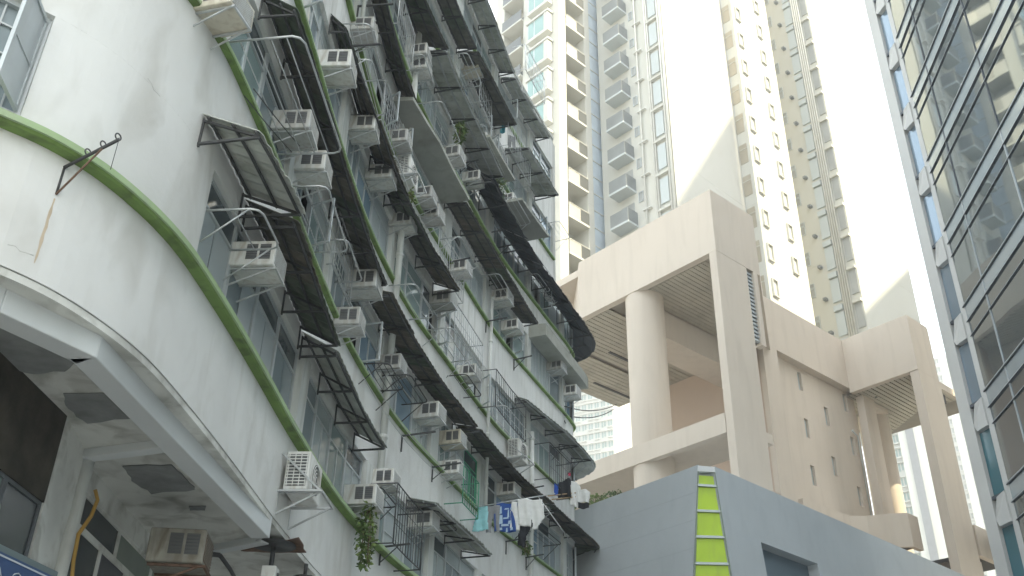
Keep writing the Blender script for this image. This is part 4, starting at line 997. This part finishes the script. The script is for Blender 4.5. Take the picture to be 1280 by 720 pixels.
# end bay: white fin, projecting cladding panels and windows with painted sky reflection between
EB = Vector((GP.x, GP.y, 0)); ed = Vector((sin(rad(-13)), cos(rad(-13)), 0)); en = Vector((-ed.y, ed.x, 0))
def EP(u, z, n=0): return Vector((EB.x+ed.x*u+en.x*n, EB.y+ed.y*u+en.y*n, z+CAMZ))
def ebox(u0, u1, z0, z1, n0, n1, name, m): return MB().hexa([EP(u0, z0, n0), EP(u1, z0, n0), EP(u1, z0, n1), EP(u0, z0, n1), EP(u0, z1, n0), EP(u1, z1, n0), EP(u1, z1, n1), EP(u0, z1, n1)]).build(name, m, glt)
ebox(1.0, 1.62, -1.6, GF, -.4, .02, 'end_fin', m_gtw)
ebox(0, 1.0, -1.6, GF, -.6, -.5, 'end_wall', m_gtw)
for k in range(kmin, kmax+3):
    z = zc0+k*FP-FP
    MB().add([EP(.18, z+2.3, .10), EP(.80, z+2.3, .10), EP(1.02, z+2.6, 0), EP(.18, z+3.4, .10), EP(.62, z+3.3, .10), EP(.18, z+2.3, -.5), EP(.80, z+2.3, -.5), EP(1.02, z+2.6, -.5), EP(.18, z+3.4, -.5), EP(.62, z+3.3, -.5)],
             [(0, 1, 2, 4, 3), (9, 7, 6, 5, 8)[::-1], (0, 5, 6, 1), (1, 6, 7, 2), (2, 7, 9, 4), (4, 9, 8, 3), (3, 8, 5, 0)]).build('cladding_panel', m_gtw, glt)
    ebox(.02, .98, z-.12, z+2.29, -.16, -.12, 'end_window', m_gtb if k > -3 else m_gtt)
    ebox(.02, .98, z-.26, z-.13, -.46, .0, 'end_sill', m_gtm)
ebox(-.05, .22, -1.6, GF, -.45, .03, 'corner_post', m_gtw)
# glazed link with a railing at the foot, bottom right
r = empty('glass_balustrade', GT(-.5, 12.2, 0), 'small glass balustrade with dark handrail beside the beige parapet, bottom right', 'balustrade')
a, b = CC(22.42, .1, 15.3), EP(2.0, 12.0, 0); b.z = a.z-.1; a2, b2 = a.copy(), a.lerp(b, .55)
MB().hexa([a2+Vector((0, 0, .1)), b2+Vector((0, 0, .1)), b2+Vector((.03, .03, .1)), a2+Vector((.03, .03, .1)), a2+Vector((0, 0, 1.1)), b2+Vector((0, 0, 1.1)), b2+Vector((.03, .03, 1.1)), a2+Vector((.03, .03, 1.1))]).build('pane', GL[2], r)
MB().bar(a2+Vector((0, 0, 1.15)), b2+Vector((0, 0, 1.15)), .06).build('handrail', m_iron, r)
for t in (0, .5, 1): MB().bar(a2.lerp(b2, t), a2.lerp(b2, t)+Vector((0, 0, 1.15)), .05).build('post', m_iron, r)
MB().bar(a2, b2, .25, .2).build('kerb', m_conc, r)

# ------------------------------------------------------------------ white residential towers
def fb(fr, parent, name, m, *a): mb = MB(); mb.fbox(fr, *a); return mb.build(name, m, parent)
def win_on(fr, parent, face, u0, u1, z0, z1, gm, proud=.1, t=.07, fm=None, name='window'):
    """framed window on face a=0 ('L', u along b) or b=0 ('R', u along a)"""
    def bx(mb, ua, ub, za, zb, n0, n1):
        if face == 'L': mb.fbox(fr, -n1, -n0, ua, ub, za, zb)
        else: mb.fbox(fr, ua, ub, -n1, -n0, za, zb)
        return mb
    mb = MB(); bx(mb, u0, u1, z1-t, z1, 0, proud); bx(mb, u0, u1, z0, z0+t, 0, proud); bx(mb, u0, u0+t, z0+t, z1-t, 0, proud*.98); bx(mb, u1-t, u1, z0+t, z1-t, 0, proud*.98)
    o = mb.build(name, fm or m_tower, parent)
    bx(MB(), u0+t, u1-t, z0+t, z1-t, .0, .015).build('pane', gm, o) if False else None
    mb = MB(); bx(mb, u0+t, u1-t, z0+t, z1-t, .004, .02); mb.build('pane', gm, o); return o
# left tower
T1 = frame(3.0, 53.0, 47); t1 = empty('residential_tower', T1(0, 0, -CAMZ), 'cream tower with teal bay windows and stacked balconies just right of the curved building', 'building')
TOP = 76
MB().prism([(0,0),(.75,0),(.75,1.3),(2.7,1.3),(2.7,0),(3.3,0),(3.3,4),(10,4),(10,7.9),(0.9,7.9),(.9,6.3),(0,6.3),(0,5.9),(1.2,5.9),(1.2,3.7),(0,3.7)], 40, TOP, T1).build('wall', m_tower, t1)
MB().prism([(1, 4.6), (3.6, 4.6), (3.6, 7.5), (1, 7.5)], -1.6, 31.49, T1).build('core', m_tower, t1)
for pl in ([(0,0),(.75,0),(.75,1.3),(2.7,1.3),(2.7,0),(3.3,0),(3.3,1.6),(0,1.6)], [(0,1.61),(.9,1.61),(.9,3.7),(0,3.7)], [(1.2,3.7),(1.6,3.7),(1.6,5.9),(1.2,5.9)]):
    MB().prism(pl, 31.5, 39.99, T1).build('lower_wall', m_tower, t1)
n = 0; z = 55.05-2.86*9
while z < 70:
    vis = z > 30
    if vis:
        fb(T1, t1, 'balcony_slab', m_tower, .751, 2.699, -.10, 1.299, z, z+.16)
        o = fb(T1, t1, 'balcony_rail', m_rail_w, .76, 1.85, -.09, -.04, z+.161, z+1.12); fb(T1, o, 'rail_cap', m_tower, .76, 2.69, -.12, -.02, z+1.12, z+1.17)  # paler front panel on the left, darker one beside it
        fb(T1, t1, 'balcony_rail', m_rail, 1.86, 2.69, -.09, -.04, z+.161, z+1.11)
        o = fb(T1, t1, 'balcony_door', m_twin_d, .95, 1.75, 1.26, 1.298, z+.17, z+2.2); fb(T1, o, 'door_frame', m_alu, 1.33, 1.37, 1.23, 1.259, z+.17, z+2.2)
        # left balconies
        fb(T1, t1, 'balcony_slab', m_tower, -.25, 1.199, 3.71, 5.89, z-.2, z-.04); fb(T1, t1, 'balcony_rail', m_rail, -.24, -.19, 3.73, 5.87, z-.039, z+.95)
        fb(T1, t1, 'balcony_door', m_twin_d, 1.16, 1.198, 4.2, 5.4, z, z+2.0)
        # bay window: hood, sill, teal pane, white cheek
        zb = z-.55
        fb(T1, t1, 'bay_sill', m_tower, -.55, 0, .55, 2.75, zb-.28, zb); fb(T1, t1, 'bay_hood', m_tower, -.62, 0, .5, 2.8, zb+1.62, zb+1.80)
        o = fb(T1, t1, 'bay_window', m_alu, -.50, 0, .62, 2.70, zb, zb+1.62); fb(T1, o, 'pane', m_twin, -.515, -.50, 1.02, 1.95, zb+.05, zb+1.57); fb(T1, o, 'pane', m_twin, -.515, -.50, 2.08, 2.6, zb+.05, zb+1.57)
        fb(T1, o, 'cheek', m_tower, -.56, 0, .60, .98, zb, zb+1.62)
    z += 2.86
fb(T1, t1, 'blue_glass_strip', m_bluestrip, 3.31, 5.2, .35, .6, 31.5, TOP)
z = 30
while z < 70: fb(T1, t1, 'strip_joint', m_tpipe, 3.31, 5.0, .30, .349, z, z+.06); z += 1.43
# main tower in three stepped wings
T2 = frame(10.3, 51.5, 47); t2 = empty('residential_tower', T2(0, 0, -CAMZ), 'tall white tower with blank sunlit end walls, small hooded windows and pipe-covered recesses', 'building')
e1 = Vector((sin(rad(47)), cos(rad(47)))); e2 = Vector((-cos(rad(47)), sin(rad(47))))
Wd = [(6.1,56.0),(10.3,51.5),(16.67,57.45),(16.1,58.1),(16.3,58.3),(17.75,56.75)]
P_ = lambda o, a, b: tuple(Vector(o)+e1*a+e2*b)
OB = (16.8, 56.3); OC = (25.1, 62.0)
polyw = [P_((10.3,51.5),0,6.1), (10.3,51.5), P_((10.3,51.5),8.6,0), P_((10.3,51.5),8.6,1.6), P_(OB,0,1.5), OB, P_(OB,5.4,0), P_(OB,5.4,6), P_(OC,0,7.3), OC, P_(OC,9.2,0), P_(OC,9.2,14), P_((10.3,51.5),4,22), P_((10.3,51.5),2,6.1)]
mb = MB(); mb.prism(polyw, 43, TOP+CAMZ+14, None).build('wall', m_tower, t2)
for i_ in (0, 1, 2, 3, 4, 5, 6, 7, 8, 9):
    p_, q_ = Vector(polyw[i_]), Vector(polyw[i_+1]); d_ = (q_-p_).normalized()*.012; p_ = p_+d_; q_ = q_-d_; n_ = Vector((-(q_-p_).y, (q_-p_).x)).normalized()*.8
    MB().prism([tuple(p_), tuple(q_), tuple(q_+n_), tuple(p_+n_)], 32.5+i_*.003, 42.99).build('lower_wall', m_tower, t2)
MB().prism([(13.5, 60), (19.5, 63.5), (18, 72), (12, 68)], 0, 42.9).build('core', m_tower, t2)       # the tower stands on columns above its podium
for cx, cy in ((11.2, 53.2), (15.9, 57.6), (19.9, 59.6), (24.6, 63.2), (26, 72)): MB().tube([(cx, cy, 0), (cx, cy, 32.49)], .45, 16).build('column', m_tower, t2)
TB = frame(*OB, 47); TC = frame(*OC, 47)
for i in range(-12, 6):
    z = 57.7+i*2.76-1.0
    if z < 34: continue
    fb(T2, t2, 'balcony_slab', m_tower_g, -1.0, 0, 3.2, 4.75, z, z+.16); o = fb(T2, t2, 'balcony_rail', m_rail2, -.99, -.94, 3.22, 4.73, z+.161, z+1.15); fb(T2, o, 'end_rail', m_rail2, -.93, 0, 3.21, 3.26, z+.161, z+1.15); fb(T2, o, 'end_rail', m_rail2, -.93, 0, 4.69, 4.73, z+.161, z+1.15)
    o = fb(T2, t2, 'balcony_door', m_tglz, -.03, 0, 3.4, 4.5, z+.17, z+2.1)
    win_on(T2, t2, 'L', 2.62, 3.02, z-.9, z-.1, m_tglz, .06, .05, m_alu)
    # laddered frames near the corner
    for q in (0, 1): pass
    fb(T2, t2, 'frame_rail', m_tower, -.25, 0, .35, 1.35, z+.2, z+.36); fb(T2, t2, 'frame_panel', m_tower_g, -.12, 0, .5, 1.15, z+.75, z+2.7)
    fb(T2, t2, 'pipe_collar', m_tpipe, -.26, 0, 1.9, 2.6, z+.9, z+.96)
for b_, r_ in ((2.35, .06), (1.45, .07), (1.28, .05), (.3, .07), (.12, .06), (-.02, .05)):
    MB().tube([T2(-.16, max(b_, .05), 31), T2(-.16, max(b_, .05), TOP)], r_, 6).build('pipe', m_tpipe, t2)
for i in range(-9, 6):
    z = 60.7+i*2.80-1.45; win_on(TB, t2, 'R', .35, 1.0, z, z+1.35, m_tower, .16, .06, m_tower, 'hooded_window')
    z = 63.8+i*2.80-1.45; win_on(TB, t2, 'R', 3.4, 4.05, z, z+1.35, m_tower, .16, .06, m_tower, 'hooded_window')
    z = 58.0+i*2.80
    o = fb(TB, t2, 'recess_window', m_tglw, -.03, 0, .25, 1.3, z-1.7, z); fb(TB, o, 'transom', m_tower, -.06, -.03, .25, 1.3, z-.5, z-.45)
for i in range(-13, 4):
    z = 65.3+i*2.806
    win_on(TC, t2, 'L', 3.5, 4.3, z-1.2, z-.45, m_tglz, .05, .05, m_tower_g); win_on(TC, t2, 'L', 3.5, 4.3, z-.40, z, m_tglz, .05, .05, m_tower_g)
    fb(TC, t2, 'vent_hood', m_rail2, -.35, 0, 2.6, 2.85, z-1.9, z-1.7)
    fb(TC, t2, 'ledge', m_tower_g, -.25, 0, 1.5, 2.2, z-.3, z+.15); fb(TC, t2, 'panel', m_tower_g, -.12, 0, 1.5, 2.2, z-2.3, z-.4)
    fb(TC, t2, 'glazed_bay', m_tglz, -.08, 0, .08, .62, z-2.2, z-.2); fb(TC, t2, 'bay_ledge', m_tower, -.28, 0, .02, .68, z-.2, z+.05)
for b_ in (.80, .98, 1.16, 1.34): MB().tube([TC(-.2, b_, 31), TC(-.2, b_, TOP+10)], .055, 6).build('pipe', m_tpipe, t2)

# ------------------------------------------------------------------ far towers seen through the gaps
m_rail_g = mat('strip_grey', (.20, .21, .23), .7)
m_far2 = mat('far_tower_column', (.60, .60, .56), .9, .04, .05)
def fartower(azc, R, wdt, top, label, cols, pitch=2.8, rot=0, z0=20, strips=(), gm=None, dep=18):
    c = Vector((R*sin(rad(azc)), R*cos(rad(azc)), 0)); a_ = rad(azc)+rad(rot); ux = Vector((cos(a_), -sin(a_), 0)); uy = Vector((sin(a_), cos(a_), 0))
    fr = lambda a, b, z: Vector((c.x+ux.x*a+uy.x*b, c.y+ux.y*a+uy.y*b, z+CAMZ))
    r = empty('far_tower', fr(0, 0, -CAMZ), label, 'building')
    fb(fr, r, 'wall', m_far, -wdt/2, wdt/2, 0, dep, -1.6, top)
    wn, sl_ = MB(), MB(); cw = wdt/cols; z = z0
    rg2 = random.Random(int(R))
    while z < top-2.6:
        for i in range(cols):
            if i in strips: continue
            a0 = -wdt/2+cw*(i+.18); a1 = -wdt/2+cw*(i+.82); m_ = (a0+a1)/2
            wn.fbox(fr, a0, m_-.12, -.06, .0, z+.7, z+2.2); wn.fbox(fr, m_+.12, a1, -.06, 0, z+.9, z+2.2)
            if rg2.random() < .7: sl_.fbox(fr, a0-.1, a1+.1, -.5, -.061, z+.35, z+.6)
            sl_.fbox(fr, a0-.2, a1+.2, -.55, -.061, z+2.25, z+2.4)
        z += pitch
    if wn.f: tag(wn.build('windows', gm or m_farw, r), kind='stuff'); tag(sl_.build('ledges', m_far, r), kind='stuff')
    for i in strips:
        fb(fr, r, 'column_strip', m_far2, -wdt/2+cw*i, -wdt/2+cw*(i+1), -.8, -.001, -1.6, top-1)
    return fr, r
fartower(25.9, 297, 26, 141, 'tall cream tower far off between the beige pier and the mirror-glass tower', 14, strips=(6,), z0=60, rot=7)
def podium(azc, R, wdt, top, label, cols, sc, rot, strips, gm, z0, grey=None):
    c = Vector((R*sin(rad(azc)), R*cos(rad(azc)), 0)); a_ = rad(azc)+rad(rot); ux = Vector((cos(a_), -sin(a_), 0)); uy = Vector((sin(a_), cos(a_), 0))
    fr = lambda a, b, z: Vector((c.x+ux.x*a+uy.x*b, c.y+ux.y*a+uy.y*b, z+CAMZ)); r = empty('podium_block', fr(0, 0, -CAMZ), label, 'building')
    fb(fr, r, 'wall', m_beam, -wdt/2, wdt/2, 0, 1.2, -1.6, top); wn, lg = MB(), MB(); cw = wdt/cols; z = z0
    while z < top-sc:
        for i in range(cols):
            if i in strips: continue
            a0 = -wdt/2+cw*(i+.15); a1 = -wdt/2+cw*(i+.85); wn.fbox(fr, a0, a1, -.02, 0, z+.25*sc, z+.78*sc); lg.fbox(fr, a0-.03, a1+.03, -.1, -.021, z+.84*sc, z+.93*sc)
        z += sc
    tag(wn.build('windows', gm, r), kind='stuff'); tag(lg.build('ledges', m_tower, r), kind='stuff')
    for i in strips: fb(fr, r, 'column_strip', m_tower, -wdt/2+cw*i, -wdt/2+cw*(i+1), -.25, -.001, -1.6, top)
    if grey:
        fb(fr, r, 'grey_strip', m_rail_g, grey[0], grey[1], -.3, -.255, -1.6, top-.1); z = z0; q = MB()
        while z < top-sc: q.fbox(fr, (grey[0]+grey[1])/2-.12, (grey[0]+grey[1])/2+.12, -.32, -.301, z, z+.28*sc); z += sc
        tag(q.build('vents', m_farw, r), kind='stuff')
    return r
m_lwin = mat('pale_window', (.34, .40, .40), .5)

fr, r = fartower(22.8, 190, 9.5, 110, 'far white tower with a grey dotted strip seen under the beige right-hand ceiling', 7, strips=(3, 4, 5, 6), z0=40, rot=8, gm=m_farg, dep=7)
fb(fr, r, 'grey_strip', m_rail_g, .7, 2.1, -1.2, -.81, -1.6, 109)
fr, r = fartower(7.6, 260, 20, 150, 'far pale tower seen left of the round column', 9, strips=(0, 2), z0=60, rot=24, gm=m_farg)
for i in range(34): fb(fr, r, 'strip_window', m_farw, -9.4, -8.0, -1.0, -.801, 60+i*2.8, 61.9+i*2.8)
fr, r = fartower(4.6, 240, 16, 150, 'far pale glass tower hard against the curved building', 9, z0=60, rot=24, gm=m_farg)
# ------------------------------------------------------------------ unseen towers added beyond the frame to cast shade
for poly, H_, lab in (([(54.0, 31.2), (57.6, 19.6), (62, 4), (80, -2), (74, 13)], 99, 'unseen shade-casting tower added beyond the right edge of the photo, behind the mirror-glass one'),
                      ([(74, -8), (80, -66), (104, -66), (98, -4)], 130, 'very tall unseen shade-casting tower added far beyond the right edge of the photo'),
                      ([(60, 36.5), (82, 38), (82, 64), (62, 64)], 81.5, 'broad unseen shade-casting tower added beyond the right edge of the photo, farther off')):
    nb_ = empty('shade_tower', Vector((poly[0][0], poly[0][1], 0)), lab, 'building')
    MB().prism(poly, 0, H_+CAMZ).build('wall', m_tower, nb_)
    a, b = Vector(poly[0]), Vector(poly[1]); d = (b-a).normalized(); n_ = Vector((-d.y, d.x)) if (Vector((-d.y, d.x)).x < 0) else Vector((d.y, -d.x))
    z = 4
    while z < H_-3:
        mb = MB(); P = [a+d*1, b-d*1, b-d*1+n_*.1, a+d*1+n_*.1]; mb.prism([tuple(q) for q in P], z, z+1.5).build('window_band', m_twin_d, nb_); z += 2.9
# ------------------------------------------------------------------ cables across the gap
for i, (ya, xb, yb) in enumerate(((508, 771, 505), (519, 768, 511), (526, 726, 524))):
    A = fa(*W(705, ya, .1), .12); d = (xb-640)/FPX*Rv-(yb-360)/FPX*Uv+Fv; t = 44/math.hypot(d.x, d.y); B = Vector((d.x*t, d.y*t, d.z*t+CAMZ))
    if i == 2: B = A+(B-A)*.35
    o = MB().tube([A.lerp(B, j/8)-Vector((0, 0, .25*4*(j/8)*(1-j/8))) for j in range(9)], .02, 5).build('overhead_cable', m_iron)
    tag(o, ['upper thin cable', 'lower thin cable', 'short iron rod'][i]+' leaving the far corner of the curved building toward the beige terrace', 'cable')
p = B
# street in front (out of the frame, for the reflections and the bounce)
rd = MB().prism([(-1.5, -60), (10, -60), (13, 26), (2.5, 26), (-1.0, 14)], .001, .004); o = rd.build('road', m_asph); tag(o, kind='structure')
o = MB().prism([(-3.2, -40), (-1.5, -40), (-1.0, 14), (2.5, 26), (1.5, 28), (-2.4, 16), (-3.0, 8)], .0, .13).build('pavement', m_pave); tag(o, kind='structure')
o = MB().prism([(10, -60), (14.0, -60), (15.5, 28), (13, 26)], .0, .13).build('pavement', m_pave); tag(o, kind='structure')

# ------------------------------------------------------------------ haze
o = MB().box(-620, 620, -620, 620, -1.6, 165).build('haze', []) ; tag(o, kind='stuff')
hm = bpy.data.materials.new('haze'); hm.use_nodes = True; hn = hm.node_tree; hn.nodes.clear()
ho = hn.nodes.new('ShaderNodeOutputMaterial'); hv = hn.nodes.new('ShaderNodeVolumePrincipled'); hn.links.new(hv.outputs[0], ho.inputs['Volume'])
hv.inputs['Color'].default_value = (.97, .99, 1, 1); hv.inputs['Density'].default_value = .0021; hv.inputs['Anisotropy'].default_value = .2
o.data.materials.append(hm)
